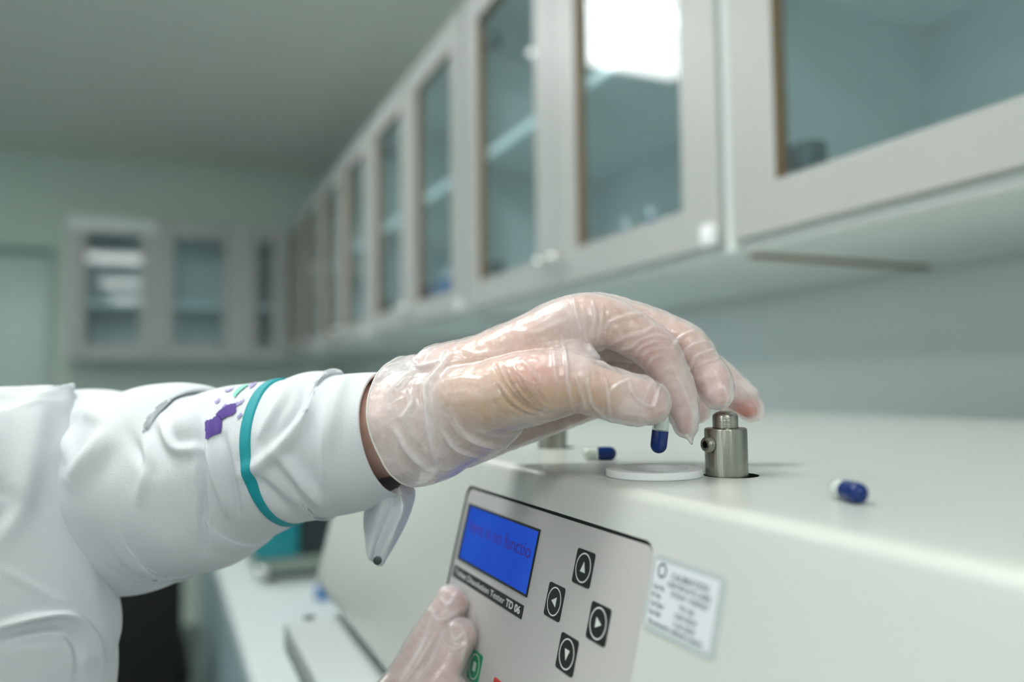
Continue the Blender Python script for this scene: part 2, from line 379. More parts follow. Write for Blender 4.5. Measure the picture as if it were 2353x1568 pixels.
# ================================================================== BENCH
BZ = -.43
def bench():
    t = empty('laboratory_bench', (.56, 1.5, FLOOR), 'white topped laboratory bench along the right wall under the apparatus', 'bench')
    b = MB(); b.box((.126, -1.2, BZ-.035), (WX-.003, WY-.65, BZ), bev=.006); b.build('worktop', M['bench'], t)
    b = MB(); b.box((.19, -1.15, FLOOR+.001), (WX-.004, WY-.66, BZ-.0355)); b.build('carcass', M['benchfront'], t)
    y = -1.1
    while y < WY-1.2:
        d = MB(); d.box((.172, y, FLOOR+.1), (.1895, y+.49, BZ-.05), bev=.003); dd = d.build('door', M['benchfront'], t)
        k = MB(); k.box((.158, y+.2, BZ-.10), (.172, y+.3, BZ-.085), bev=.003); k.build('handle', M['chrome'], dd)
        y += .5
bench()
def onbench(px, py, z=BZ): return onZ(px, py, z)
def bath_unit():   # teal lidded tray unit on grey feet, behind the apparatus
    p = onbench(575, 1335); q = onbench(760, 1335)
    y = p.y-.04; x0, x1 = p.x+.01, p.x+.42
    t = empty('water_bath', (x0+.2, y+.15, BZ), 'blurred teal and black apparatus on a grey stand at the back of the bench', 'apparatus')
    b = MB(); b.box((x0, y, BZ+.016), (x1, y+.32, BZ+.050), bev=.006); b.build('base', M['greymetal'], t)
    for sx in (x0+.02, x1-.05):
        for sy in (y+.02, y+.26):
            f = MB(); f.lathe([(.014, 0), (.016, .016)], (sx+.015, sy+.01, BZ+.0002), n=16); f.build('foot', M['darkbox'], t)
    b = MB(); b.box((x0-.004, y-.006, BZ+.051), (x0+.09, y+.32, BZ+.15), bev=.008); b.build('end_housing', M['tealbox'], t)
    b = MB(); b.box((x0+.0905, y+.01, BZ+.051), (x0+.30, y+.31, BZ+.165), bev=.01); b.build('dark_cover', M['darkbox'], t)
    b = MB(); b.box((x0+.3005, y-.006, BZ+.051), (x1+.02, y+.32, BZ+.205), bev=.008); b.build('rear_housing', M['tealbox'], t)
    b = MB(); b.box((x0+.0905, y+.02, BZ+.166), (x0+.30, y+.31, BZ+.20), bev=.01); b.build('lid', M['tealbox'], t)
    k = MB(); k.lathe([(.012, 0), (.012, .012), (.009, .015)], (x0+.012, y-.001, BZ+.03), (0, -1, 0), 20); k.build('knob', M['chrome'], t)
bath_unit()
p = onbench(742, 1378)
b = MB(); b.lathe([(.013, 0), (.015, .003), (.015, .022), (.010, .028)], (p.x, p.y, BZ+.0003), n=24)
tag(b.build('stopper', M['blue']), 'small blue stopper lying on the bench beside the white apparatus', 'stopper')

# office chair in the dark knee space
def chair():
    c = Vector((-.115, 2.9, 0))
    t = empty('office_chair', (c.x, c.y, FLOOR), 'black office chair standing in front of the bench, mostly in shade', 'chair')
    b = MB(); b.box((c.x-.21, c.y-.20, -.95), (c.x+.21, c.y+.22, -.87), bev=.035); b.build('seat', M['chair'], t)
    b = MB(); b.box((c.x-.18, c.y-.29, -.96), (c.x+.18, c.y-.22, -.46), bev=.032); b.build('backrest', M['chair'], t)
    b = MB(); b.box((c.x-.03, c.y-.31, -.99), (c.x+.03, c.y-.19, -.955), bev=.008); b.build('back_bracket', M['darkbox'], t)
    b = MB(); b.lathe([(.03, -1.26), (.03, -1.08), (.02, -1.08), (.02, -.921)], (c.x, c.y, 0), n=20); b.build('gas_lift', M['darkbox'], t)
    for k in range(5):
        a = 2*pi*k/5+.3; d = Vector((cos(a), sin(a), 0)); e = Vector((-sin(a), cos(a), 0)); f = MB()
        p0, p1 = c+Vector((0, 0, -1.24)), c+d*.215+Vector((0, 0, -1.265)); vs = []
        for P_, w_, h_ in ((p0+d*.02, .022, .02), (p1, .014, .012)):
            for sx, sz in ((-1,-1),(1,-1),(1,1),(-1,1)): vs.append(P_+e*w_*sx+Vector((0,0,h_*sz)))
        f.add(vs, [(0,1,2,3),(4,7,6,5),(0,4,5,1),(1,5,6,2),(2,6,7,3),(3,7,4,0)]); l = f.build('leg', M['darkbox'], t)
        g = MB(); g.lathe([(.022, -.012), (.026, -.008), (.026, .008), (.022, .012)], p1+Vector((0, 0, -.037)), e, 16); g.build('castor', M['darkbox'], l)
chair()

# ================================================================== DISSOLUTION TESTER (the white apparatus)
TH = radians(14); TT = tan(TH); TOP = -.042; EX = .171; BOT = -.197
YL, YR, XB = .855, -.30, .785
def faceX(z): return EX+TT*(z-TOP)
def tester():
    t = empty('dissolution_tester', (.45, .28, BZ), 'white painted dissolution tester with blue screen and arrow keys on the bench', 'apparatus')
    # --- housing: stacked rounded-rectangle loops with leaning front
    r = .0062; levels = []
    zc = TOP-r; xc = faceX(zc)+r/cos(TH)
    levels.append((xc+.012, TOP, r+.012)); 
    for k in range(9):
        ph = radians(90-(90-14)*k/8); ph2 = radians(90-90*k/8)
        levels.append((xc-r*cos(ph), zc+r*sin(ph), r*(1-cos(ph2))))
    rb = .016; zcb = BOT+rb; xcb = faceX(zcb)+rb/cos(TH)
    for z in (-.06, -.12): levels.append((faceX(z), z, 0))
    for k in range(7):
        ph = radians(14-(90+14)*k/6); ph2 = radians(-90*k/6)
        levels.append((xcb-rb*cos(ph), zcb+rb*sin(ph), rb*(1-cos(ph2))))
    levels.append((xcb+.01, BOT, rb+.01))
    N = 14; b = MB(); vs = []; fs = []
    def loop(x0, z, ins):
        out = []; x1 = XB-ins; y0 = YR+ins; y1 = YL-ins
        cs = [(x0, y1, .10, pi/2, pi), (x0, y0, .02, pi, 1.5*pi), (x1, y0, .02, 1.5*pi, 2*pi), (x1, y1, .03, 0, pi/2)]
        for (cx, cy, R, a0, a1) in cs:
            ox = cx+R if cx == x0 else cx-R; oy = cy+R if cy == y0 else cy-R
            for k in range(N+1):
                a = a0+(a1-a0)*k/N; out.append((ox+R*cos(a), oy+R*sin(a), z))
        return out
    for (x0, z, ins) in levels: vs += loop(x0, z, ins)
    L = 4*(N+1)
    for i in range(len(levels)-1):
        for k in range(L): fs.append((i*L+k, i*L+(k+1) % L, (i+1)*L+(k+1) % L, (i+1)*L+k))
    fs.append(tuple(range(L))); fs.append(tuple((len(levels)-1)*L+k for k in range(L))[::-1])
    b.add(vs, fs)
    body = b.build('housing', [M['paint'], M['recess']], t, sharp=30)
    # --- cutters: panel recess, two spindle holes
    O = Vector((faceX(-.0605), .4385, -.0605)); xd = Vector((0, -1, 0)); yd = Vector((sin(TH), 0, cos(TH))); nn = Vector((-cos(TH), 0, sin(TH)))
    def L2W(lx, ly, h=0.0): return O+xd*lx+yd*ly+nn*h
    PW, PH = .1920, .128
    def rrect(x0, y0, x1, y1, R, n=6):
        o = []
        for cx, cy, a0 in ((x1-R, y1-R, 0), (x0+R, y1-R, pi/2), (x0+R, y0+R, pi), (x1-R, y0+R, 1.5*pi)):
            for k in range(n+1):
                a = a0+pi/2*k/n; o.append((cx+R*cos(a), cy+R*sin(a)))
        return o
    def prism(mb, pts, h0, h1, mi=0, f=L2W):
        n = len(pts); mb.add([f(x, y, h0) for x, y in pts]+[f(x, y, h1) for x, y in pts],
            [tuple(range(n))[::-1], tuple(range(n, 2*n))]+[(k, (k+1) % n, n+(k+1) % n, n+k) for k in range(n)], mi)
    hub1 = Vector((.2338, .2867, TOP)); hub2 = Vector((.2375, .4670, TOP))
    def cut(mb):
        c = mb.build('cutter', [M['paint'], M['recess']]); 
        md = body.modifiers.new('b', 'BOOLEAN'); md.object = c; md.operation = 'DIFFERENCE'; md.solver = 'EXACT'
        dg = bpy.context.evaluated_depsgraph_get(); me = bpy.data.meshes.new_from_object(body.evaluated_get(dg))
        body.modifiers.clear(); body.data = me; bpy.data.objects.remove(c)
    c = MB(); prism(c, rrect(-.0007, -PH-.0006, PW+.0008, .0016, .006), -.0022, .02, 1); cut(c)
    for h in (hub1, hub2):
        c = MB(); c.lathe([(.0122, -.02), (.0122, .02)], h+Vector((.0012, -.0016, 0)), n=48, mi=1); cut(c)
    smooth(body.data, 25)
    # --- control panel
    def pl(Y, z): return (.4385-Y, (z+.0605)/cos(TH))
    b = MB(); prism(b, rrect(0, -PH, PW, 0, .0055), -.0021, -.0009); cp = b.build('control_panel', M['panel'], t)
    def lcd():
        x0, yT = pl(.4325, -.0687); x1, yB = pl(.3385, -.0995)
        b = MB(); prism(b, [(x0, yB), (x1, yB), (x1, yT), (x0, yT)], -.0009, -.0002, 0)
        prism(b, [(x0+.0035, yB+.0012), (x1-.0008, yB+.0012), (x1-.0008, yT-.0012), (x0+.0035, yT-.0012)], -.0002, -.0001, 1)
        d = b.build('display', [M['black'], M['screen']], cp); d['label'] = 'lit blue display with dim violet text'
        text('here is no functio', .0100, L2W(x0+.0085, (yT+yB)/2+.0012, .00003), xd, yd, 'display_text', M['lcdtext'], cp, sx=1.12, wide=.0815)
    # lettering
    def text(s, size, org, xa, ya, name, m, par, sx=1.0, wide=None, bold=0.0, join=None):
        cu = bpy.data.curves.new(name, 'FONT'); cu.body = s; cu.size = size; cu.extrude = .00003; cu.offset = bold
        o = bpy.data.objects.new(name, cu); COL.objects.link(o)
        dg = bpy.context.evaluated_depsgraph_get(); me = bpy.data.meshes.new_from_object(o.evaluated_get(dg)); bpy.data.objects.remove(o)
        co = np.empty(len(me.vertices)*3); me.vertices.foreach_get('co', co); co = co.reshape(-1, 3)
        if wide: co[:, 0] *= wide/co[:, 0].max()
        else: co[:, 0] *= sx
        na = xa.cross(ya)
        W = np.array(org)+co[:, :1]*np.array(xa)+co[:, 1:2]*np.array(ya)+co[:, 2:]*np.array(na)
        if join is not None:
            join.add([tuple(p) for p in W], [tuple(p.vertices) for p in me.polygons], 0); return
        me.vertices.foreach_set('co', W.ravel()); me.materials.clear(); me.materials.append(m); me.update()
        return link(name, me, par)
    lcd()
    x0, yT = pl(.4345, -.1035); x1, yB = pl(.3398, -.1096)
    b = MB(); prism(b, [(x0, yB), (x1, yB), (x1, yT), (x0, yT)], -.0009, -.0006); npl = b.build('nameplate', M['black'], cp); npl['label'] = 'black strip with white lettering'
    tb = MB(); hh = yT-yB
    text('Tablet Dissolution Tester', hh*.72, L2W(x0+.003, yB+hh*.28, -.00055), xd, yd, 'x', None, None, wide=.0705, join=tb)
    text('TD 06', hh*.78, L2W(x0+.0755, yB+hh*.26, -.00055), xd, yd, 'x', None, None, wide=.0165, bold=.00012, join=tb)
    tb.build('lettering', M['print'], cp, sharp=None, recalc=False)
    def button(Y, z, kind, m, lab):
        cx, cy = pl(Y, z); h = .0074; b = MB()
        prism(b, rrect(cx-h, cy-h*.98, cx+h, cy+h*.98, .0014), -.0009, -.0005, 0)
        n = 40; R1, R2 = .0062, .0056
        vs = [L2W(cx+R*cos(2*pi*k/n), cy+R*sin(2*pi*k/n), -.00046) for R in (R1, R2) for k in range(n)]
        b.add(vs, [(k, (k+1) % n, n+(k+1) % n, n+k) for k in range(n)], 1)
        if kind in 'udlr':
            a0 = {'u': pi/2, 'd': -pi/2, 'l': pi, 'r': 0}[kind]
            base = [(.0026, 0), (-.0018, .0021), (-.0018, -.0021)]
            prism(b, [(cx+px*cos(a0)-py*sin(a0), cy+px*sin(a0)+py*cos(a0)) for px, py in base], -.00055, -.00044, 1)
        else:
            for dx in (-.0009, .0009): prism(b, [(cx+dx-.0007, cy-.0022), (cx+dx+.0007, cy-.0022), (cx+dx+.0007, cy+.0022), (cx+dx-.0007, cy+.0022)], -.00055, -.00044, 1)
        o = b.build('button', [m, M['print']], cp, sharp=30, recalc=False); o['label'] = lab
    button(.2935, -.0772, 'u', M['black'], 'black key with a white up arrow')
    button(.3122, -.0951, 'l', M['black'], 'black key with a white left arrow')
    button(.2745, -.0945, 'r', M['black'], 'black key with a white right arrow')
    button(.2935, -.1115, 'd', M['black'], 'black key with a white down arrow')
    button(.3795, -.1425, 's', M['green'], 'green key with a white symbol')
    button(.3475, -.1465, 's', M['red'], 'red key cut by the lower edge')
    # --- calibration sticker right of the panel
    def sl(Y, z): return (.4385-Y, (z+.0605)/cos(TH))
    x0, yT = sl(.2446, -.0622); x1, yB = sl(.2040, -.0880)
    b = MB(); prism(b, rrect(x0, yB, x1, yT, .003), .0001, .0003, 0); prism(b, rrect(x0+.0018, yB+.0022, x1-.0032, yT-.0022, .0004), .0003, .00035, 1)
    st = b.build('sticker', [M['silver'], M['sticker']], t); st['label'] = 'silver edged paper sticker with small grey print'
    tb = MB(); W_ = x1-x0; H_ = yT-yB
    def tl(s, fx, fy, size, wide): text(s, size, L2W(x0+W_*fx, yB+H_*fy, .00037), xd, yd, 'x', None, None, wide=W_*wide, bold=.00004, join=tb)
    tl('CALIBRATION', .30, .74, .0032, .50); tl('CERTIFICATE LABEL', .26, .635, .0026, .60)
    tl('Cert No', .06, .55, .0026, .17); tl('STS/24/ 1120/0563', .33, .53, .0026, .50)
    tl('ID No', .06, .44, .0026, .14); tl('TD 06', .47, .40, .0026, .20)
    tl('Cal Date', .06, .33, .0026, .20); tl('12/01/2024', .42, .29, .0026, .30)
    tl('Due Date', .06, .22, .0026, .18); tl('11/01/2025', .42, .18, .0026, .30)
    tl('This instrument is calibrated to standard', .07, .10, .0022, .76)
    n = 28
    vs = [L2W(x0+W_*.155+R*cos(2*pi*k/n), yT-.0052+R*sin(2*pi*k/n), .00037) for R in (.0027, .0018) for k in range(n)]
    tb.add(vs, [(k, (k+1) % n, n+(k+1) % n, n+k) for k in range(n)])
    for s_ in ((.045, .70),): pass
    tb.build('printed_lines', M['ink'], st, sharp=None, recalc=False)
    # --- base plate projecting under the head, with screw, and the bath tank under it
    b = MB(); b.box((.100, YR-.02, -.231), (XB+.02, .7225, BOT-.007), bev=.004); bp = b.build('base_plate', M['plate'], t)
    b = MB(); b.box((.150, YR, BOT-.0068), (XB-.02, .70, BOT+.002)); b.build('plinth', M['recess'], t)
    q = onZ(698, 1415, -.204)
    b = MB(); b.lathe([(.0055, -.0005), (.0055, .001), (.0035, .0015)], (q.x+.003, q.y-.01, -.204), n=20); b.build('screw', M['hinge'], bp)
    b = MB(); b.box((.175, YR, BZ+.02), (XB, .66, -.2315), bev=.006); b.build('tank', M['shelfglass'], t)
    for xx in (.2, XB-.05):
        for yy in (YR+.05, .60):
            b = MB(); b.lathe([(.018, 0), (.02, .0195)], (xx, yy, BZ+.0003), n=20); b.build('foot', M['black'], t)
    # --- spindle hubs
    def hub(c, lab):
        b = MB()
        b.lathe([(.0085, -.012), (.0095, -.0115), (.0095, .0203), (.0093, .0209), (.0086, .0213), (.0062, .0213), (.0060, .0209)], c, n=64)
        h = b.build('spindle_hub', M['steel'], t, sharp=30); h['label'] = lab
        b = MB(); pr = [(.0057, .0205), (.0057, .0262)]+[(.0057*cos(a), .0262+.0029*sin(a)) for a in [radians(x) for x in (15, 30, 45, 60, 74, 85)]]
        b.lathe(pr, c, n=48); b.build('domed_cap', M['steel_turned'], h, sharp=40)
        toward = (-Vector((c.x, c.y, 0))).normalized(); a = radians(47)     # screw sits left of the side facing the camera
        d = Vector((toward.x*cos(-a)-toward.y*sin(-a), toward.x*sin(-a)+toward.y*cos(-a), 0))
        b = MB(); pr = []
        z = .007
        for k in range(6): pr += [(.0034, z), (.0028, z+.00042)]; z += .00085
        pr += [(.0032, z), (.0029, z+.0003), (.0017, z+.0003)]
        base = c+Vector((0, 0, .0142))
        b.lathe(pr, base, d, n=32, cap=False)
        b.lathe([(.0017, z+.0003), (.0016, z-.0016), (.0001, z-.0018)], base, d, n=6, mi=1, cap=False)
        b.build('set_screw', [M['steel_turned'], M['black']], h, sharp=25, recalc=True)
    hub(hub1, 'sharp steel hub touched by a fingertip'); hub(hub2, 'blurred steel hub behind the wrist')
    return t
tester()

# ring lying on the apparatus
b = MB(); R, r_ = .0218, .0152
b.lathe([(r_, .0001), (R-.0003, .0001), (R, .0004), (R, .0031), (R-.0003, .0034), (r_+.0002, .0034), (r_, .0032), (r_, .0001)], (.2045, .3012, TOP), n=96, cap=False)
tag(b.build('sealing_ring', M['ptfe'], sharp=40), 'flat white plastic ring lying on the apparatus beside the steel hub', 'ring')

# ------------------------------------------------------------------ capsules
def capsule(c, d, label, r=.0036, L=.0190, grp='two-tone capsules'):
    """c: centre, d: direction pointing to the blue end"""
    c = Vector(c); d = Vector(d).normalized()
    t = empty('capsule', c, label, 'capsule', grp)
    def end(r0, z0, sgn, zz): return [(max(r0*cos(a), .00002), zz+sgn*r0*sin(a)) for a in [radians(x) for x in range(0, 91, 10)]]
    b = MB(); half = L/2
    b.lathe([(r*.9, -.0006), (r*1.02, -.0006), (r*1.02, .0008)]+end(r*1.02, 0, 1, half-r*1.02), c, d, 40); b.build('blue_cap', M['capsule_blue'], t, sharp=50)
    b = MB(); b.lathe(end(r, 0, -1, -(half-r))[::-1]+[(r, -.0007)], c, d, 40, cap=False); b.build('clear_body', M['capsule_clear'], t, sharp=50)
    b = MB(); b.lathe([(p[0]*.86, p[1]*.9-.0006) for p in end(r*.98, 0, -1, -(half-r))[::-1]][3:]+[(r*.82, -.0012)], c, d, 32); b.build('powder', M['powder'], t, sharp=50)
    return t
capsule(at(1517, 993, .3455), at(1512, 1040, .3455)-at(1521, 960, .3455), 'blue and clear capsule pinched between thumb and index finger')
c1 = onZ(1377, 1058, TOP); a1 = (at(1415, 1045, .43)-at(1338, 1045, .432)); a1.z = 0
capsule((c1.x, c1.y, TOP+.0037), a1, 'blue and clear capsule lying left of the ring, behind the hand')
c1 = onZ(1949, 1153, TOP)
_h = ray(1955, 1132); _h.z = 0; _h.normalize(); e = Vector((_h.y, -_h.x, 0))*.50-_h*.866
capsule((c1.x, c1.y, TOP+.0037), e, 'blurred blue and clear capsule lying right of the steel hub')

# ================================================================== PERSON
BODY = empty('person', (-.42, .42, FLOOR), 'person in white lab coat and clear gloves pinching a blue capsule', 'person')

def crom(pts, n):
    """Catmull-Rom through rows of numbers"""
    P = np.array(pts, float); P = np.vstack([2*P[0]-P[1], P, 2*P[-1]-P[-2]]); out = []
    for i in range(1, len(P)-2):
        for k in range(n):
            t = k/n; a, b_, c, d = P[i-1], P[i], P[i+1], P[i+2]
            out.append(.5*((2*b_)+(c-a)*t+(2*a-5*b_+4*c-d)*t*t+(3*b_-a-3*c+d)*t**3))
    out.append(P[-2]); return np.array(out)

def tube_rings(st, n=8, seg=28, up=None, world=False):
    """st rows: px, py, D, ra(px), rb(px)  -> (rings of points, centres).  ra lies across the view, rb in depth"""
    C = crom(st, n)
    if world: P = [Vector(c[:3]) for c in C]; R = [(c[3], c[4]) for c in C]
    else: P = [at(c[0], c[1], c[2]) for c in C]; R = [(mm(c[3], c[2]), mm(c[4], c[2])) for c in C]
    rings = []; F = []
    for i, p in enumerate(P):
        T = (P[min(i+1, len(P)-1)]-P[max(i-1, 0)]).normalized(); v = Vector(up) if up else p.normalized()
        e1 = T.cross(v).normalized(); e2 = e1.cross(T).normalized()
        rings.append([p+e1*(R[i][0]*cos(2*pi*k/seg))+e2*(R[i][1]*sin(2*pi*k/seg)) for k in range(seg)]); F.append((p, T, e1, e2, R[i]))
    return rings, F

def add_tube(mb, st, n=8, seg=28, caps=(1, 1), **kw):
    rings, F = tube_rings(st, n, seg, **kw)
    def cap(fr, s):
        p, T, e1, e2, (ra, rb) = fr; h = min(ra, rb)*s; out = []
        for k in range(1, 7):
            a = radians(90*k/6.3); out.append([p+T*(h*sin(a))+e1*(ra*cos(a)*cos(2*pi*j/seg))+e2*(rb*cos(a)*sin(2*pi*j/seg)) for j in range(seg)])
        return out
    allr = (cap(F[0], -1)[::-1] if caps[0] else [])+rings+(cap(F[-1], 1) if caps[1] else [])
    vs = [p for r in allr for p in r]; m = len(allr)
    fs = [(i*seg+k, i*seg+(k+1) % seg, (i+1)*seg+(k+1) % seg, (i+1)*seg+k) for i in range(m-1) for k in range(seg)]
    fs += [tuple(range(seg))[::-1], tuple((m-1)*seg+k for k in range(seg))]
    mb.add(vs, fs); return F

def remesh(mb, voxel, iters=10, fac=.5):
    me = bpy.data.meshes.new('tmp'); me.from_pydata(mb.v, [], mb.f)
    bm = bmesh.new(); bm.from_mesh(me); bmesh.ops.recalc_face_normals(bm, faces=bm.faces[:]); bm.to_mesh(me); bm.free()
    o = bpy.data.objects.new('tmp', me); COL.objects.link(o)
    r = o.modifiers.new('r', 'REMESH'); r.mode = 'VOXEL'; r.voxel_size = voxel
    s_ = o.modifiers.new('s', 'SMOOTH'); s_.factor = fac; s_.iterations = iters
    dg = bpy.context.evaluated_depsgraph_get(); out = bpy.data.meshes.new_from_object(o.evaluated_get(dg)); bpy.data.objects.remove(o)
    out.materials.clear(); return out

def getco(me):
    a = np.empty(len(me.vertices)*3); me.vertices.foreach_get('co', a); return a.reshape(-1, 3)
def getno(me):
    a = np.empty(len(me.vertices)*3, dtype=np.float32); me.vertex_normals.foreach_get('vector', a); return a.reshape(-1, 3).astype(float)
_fw, _rt, _up = np.array(FW), np.array(RT), np.array(UP)
def project(co):
    d = co @ _fw; return np.stack([1176.5+FPX*(co @ _rt)/d, 784-FPX*(co @ _up)/d], 1), d

def polydist(P, line):
    """distance and 0..1 position of points along a polyline"""
    L = np.array(line, float); seg = np.linalg.norm(np.diff(L, axis=0), axis=1); cum = np.concatenate([[0], np.cumsum(seg)]); best = np.full(len(P), 1e9); tt = np.zeros(len(P))
    for i in range(len(L)-1):
        a = L[i]; ab = L[i+1]-a; t = np.clip(((P-a) @ ab)/(ab @ ab), 0, 1); d = np.linalg.norm(P-(a+t[:, None]*ab), axis=1)
        u = d < best; best[u] = d[u]; tt[u] = (cum[i]+t[u]*seg[i])/cum[-1]
    return best, tt

def folds(me, lines, front=True, extra=None, scale=1.0):
    """raise soft creases along polylines on the side that the polylines were read from; returns the ridge field"""
    co = getco(me); no = getno(me); P, d = project(co); face = -(no*(co/np.linalg.norm(co, axis=1)[:, None])).sum(1)
    wgt = np.clip((face+.1)/.35, 0, 1); disp = np.zeros(len(co)); ridge = np.zeros(len(co))
    for ln in lines:
        pts, amp, wid = ln[0], ln[1], ln[2]
        L = crom(pts, 4) if len(pts) > 2 else np.array(pts, float)
        lo, hi = L.min(0)-3*wid, L.max(0)+3*wid
        idx = np.where((P[:, 0] > lo[0]) & (P[:, 0] < hi[0]) & (P[:, 1] > lo[1]) & (P[:, 1] < hi[1]))[0]
        if not len(idx): continue
        q, t = polydist(P[idx], L); taper = np.sin(np.pi*np.clip(t*.92+.04, 0, 1))**.6
        g = np.exp(-(q/wid)**2); s2 = np.exp(-(q/(2.2*wid))**2)
        disp[idx] += scale*amp*(1.35*g-.35*s2)*taper*wgt[idx]*.001
        if amp > 0: ridge[idx] = np.maximum(ridge[idx], g*taper*wgt[idx]*min(1, amp/.7))
    if extra is not None: disp += extra(co, P, wgt)
    co += no*disp[:, None]; me.vertices.foreach_set('co', co.ravel()); me.update()
    return P, d, ridge

def blobs(P, base, items):
    """smooth value field over projected positions: items (x, y, rx, ry, value)"""
    base = np.array(base, float); acc = np.tile(base, (len(P), 1)) if base.ndim else np.full((len(P), 1), float(base)); 
    for x, y, rx, ry, v in items:
        wv = np.exp(-(((P[:, 0]-x)/rx)**2+((P[:, 1]-y)/ry)**2)**1.5)[:, None]; acc = acc*(1-wv)+wv*np.array(v, float).reshape(1, -1)
    return acc

# ---- hand volumes (px, py, depth, radius across, radius in depth), read from the photograph with real depth
def T_(x, y, D, r, rb=None): return (x, y, D, r, r if rb is None else rb)
LEFT_HAND = {
 'wrist':  [T_(620,1020,.402,116,126), T_(760,1006,.394,116,128), T_(880,988,.386,116,132), T_(990,955,.373,120,140), T_(1080,925,.368,118,150)],
 'meta_index': [T_(1030,890,.366,100), T_(1110,862,.360,92), T_(1210,806,.355,78), T_(1300,757,.353,72), T_(1348,744,.352,70)],
 'meta_middle': [T_(1050,890,.378,92), T_(1200,815,.374,76), T_(1375,735,.372,62)],
 'meta_ring': [T_(1050,920,.390,86), T_(1200,850,.392,74), T_(1372,775,.392,60)],
 'meta_little': [T_(1060,975,.392,84), T_(1200,930,.402,72), T_(1330,880,.408,58), T_(1400,855,.410,52)],
 'hypothenar': [T_(1060,1000,.382,74), T_(1140,972,.390,70), T_(1250,938,.398,62), T_(1330,918,.402,54), T_(1390,900,.404,48)],
 'thenar': [T_(1050,925,.352,86), T_(1130,912,.345,84), T_(1215,893,.339,84), T_(1290,880,.335,74)],
 'web': [T_(1230,825,.349,70,56), T_(1300,828,.345,62,46), T_(1330,850,.341,52,36)],
 'thumb': [T_(1240,888,.338,76), T_(1318,882,.333,66), T_(1375,897,.332,60), T_(1432,914,.333,59), T_(1470,922,.336,58), T_(1490,926,.338,50)],
 'index': [T_(1348,744,.352,70), T_(1392,742,.351,60), T_(1432,757,.350,54), T_(1478,784,.349,51), T_(1512,812,.349,50), T_(1536,856,.349,44), T_(1554,900,.350,43), T_(1570,948,.351,34), T_(1575,978,.352,27)],
 'middle': [T_(1385,735,.372,60), T_(1470,752,.370,52), T_(1535,775,.367,50), T_(1582,800,.364,49), T_(1615,845,.361,44), T_(1638,878,.3575,44), T_(1648,904,.3545,35)],
 'ring': [T_(1380,775,.392,56), T_(1480,790,.394,48), T_(1590,830,.398,44), T_(1660,878,.400,40), T_(1702,917,.399,38), T_(1722,937,.398,31)],
 'little': [T_(1395,835,.408,50), T_(1480,850,.412,40), T_(1550,900,.408,36), T_(1592,935,.402,33), T_(1602,944,.400,28)],
}
def hand_mesh(parts, grow=0.0, voxel=.0009, iters=8, extra=None):
    mb = MB()
    for k, st in parts.items(): add_tube(mb, [(x, y, D, ra+grow, rb+grow) for x, y, D, ra, rb in st], n=6, seg=24)
    if extra: extra(mb)
    return remesh(mb, voxel, iters)

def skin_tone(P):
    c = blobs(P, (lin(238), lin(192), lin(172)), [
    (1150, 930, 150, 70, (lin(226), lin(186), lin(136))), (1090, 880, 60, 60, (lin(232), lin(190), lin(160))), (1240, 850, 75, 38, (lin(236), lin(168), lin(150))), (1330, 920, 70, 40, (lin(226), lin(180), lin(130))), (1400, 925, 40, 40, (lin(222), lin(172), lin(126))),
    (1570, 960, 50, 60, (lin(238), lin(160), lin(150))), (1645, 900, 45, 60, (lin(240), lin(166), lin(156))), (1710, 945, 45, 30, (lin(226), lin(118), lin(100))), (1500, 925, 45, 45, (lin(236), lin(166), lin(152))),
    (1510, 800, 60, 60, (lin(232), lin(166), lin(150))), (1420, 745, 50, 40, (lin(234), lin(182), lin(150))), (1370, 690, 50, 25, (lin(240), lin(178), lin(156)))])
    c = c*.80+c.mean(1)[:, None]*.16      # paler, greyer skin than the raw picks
    for ln in CREASE_LINES:  # reddish crease lines, with the shade of the folds painted into the colour
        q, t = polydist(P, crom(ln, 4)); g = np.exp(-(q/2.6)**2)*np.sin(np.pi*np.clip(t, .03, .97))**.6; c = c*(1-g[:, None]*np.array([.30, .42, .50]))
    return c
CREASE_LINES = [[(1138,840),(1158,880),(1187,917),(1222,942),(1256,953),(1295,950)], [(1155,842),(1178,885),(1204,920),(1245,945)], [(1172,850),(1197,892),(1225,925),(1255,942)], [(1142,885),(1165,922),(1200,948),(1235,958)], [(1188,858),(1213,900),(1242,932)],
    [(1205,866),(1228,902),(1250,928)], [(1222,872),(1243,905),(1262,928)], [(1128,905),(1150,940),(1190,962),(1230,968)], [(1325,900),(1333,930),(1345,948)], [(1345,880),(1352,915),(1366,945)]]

def set_color(me, name, col):
    a = me.color_attributes.new(name, 'FLOAT_COLOR', 'POINT'); c = np.ones((len(me.vertices), 4), dtype=np.float32); c[:, :3] = col; a.data.foreach_set('color', c.ravel())
def set_float(me, name, val):
    a = me.attributes.new(name, 'FLOAT', 'POINT'); a.data.foreach_set('value', val.astype(np.float32).ravel())

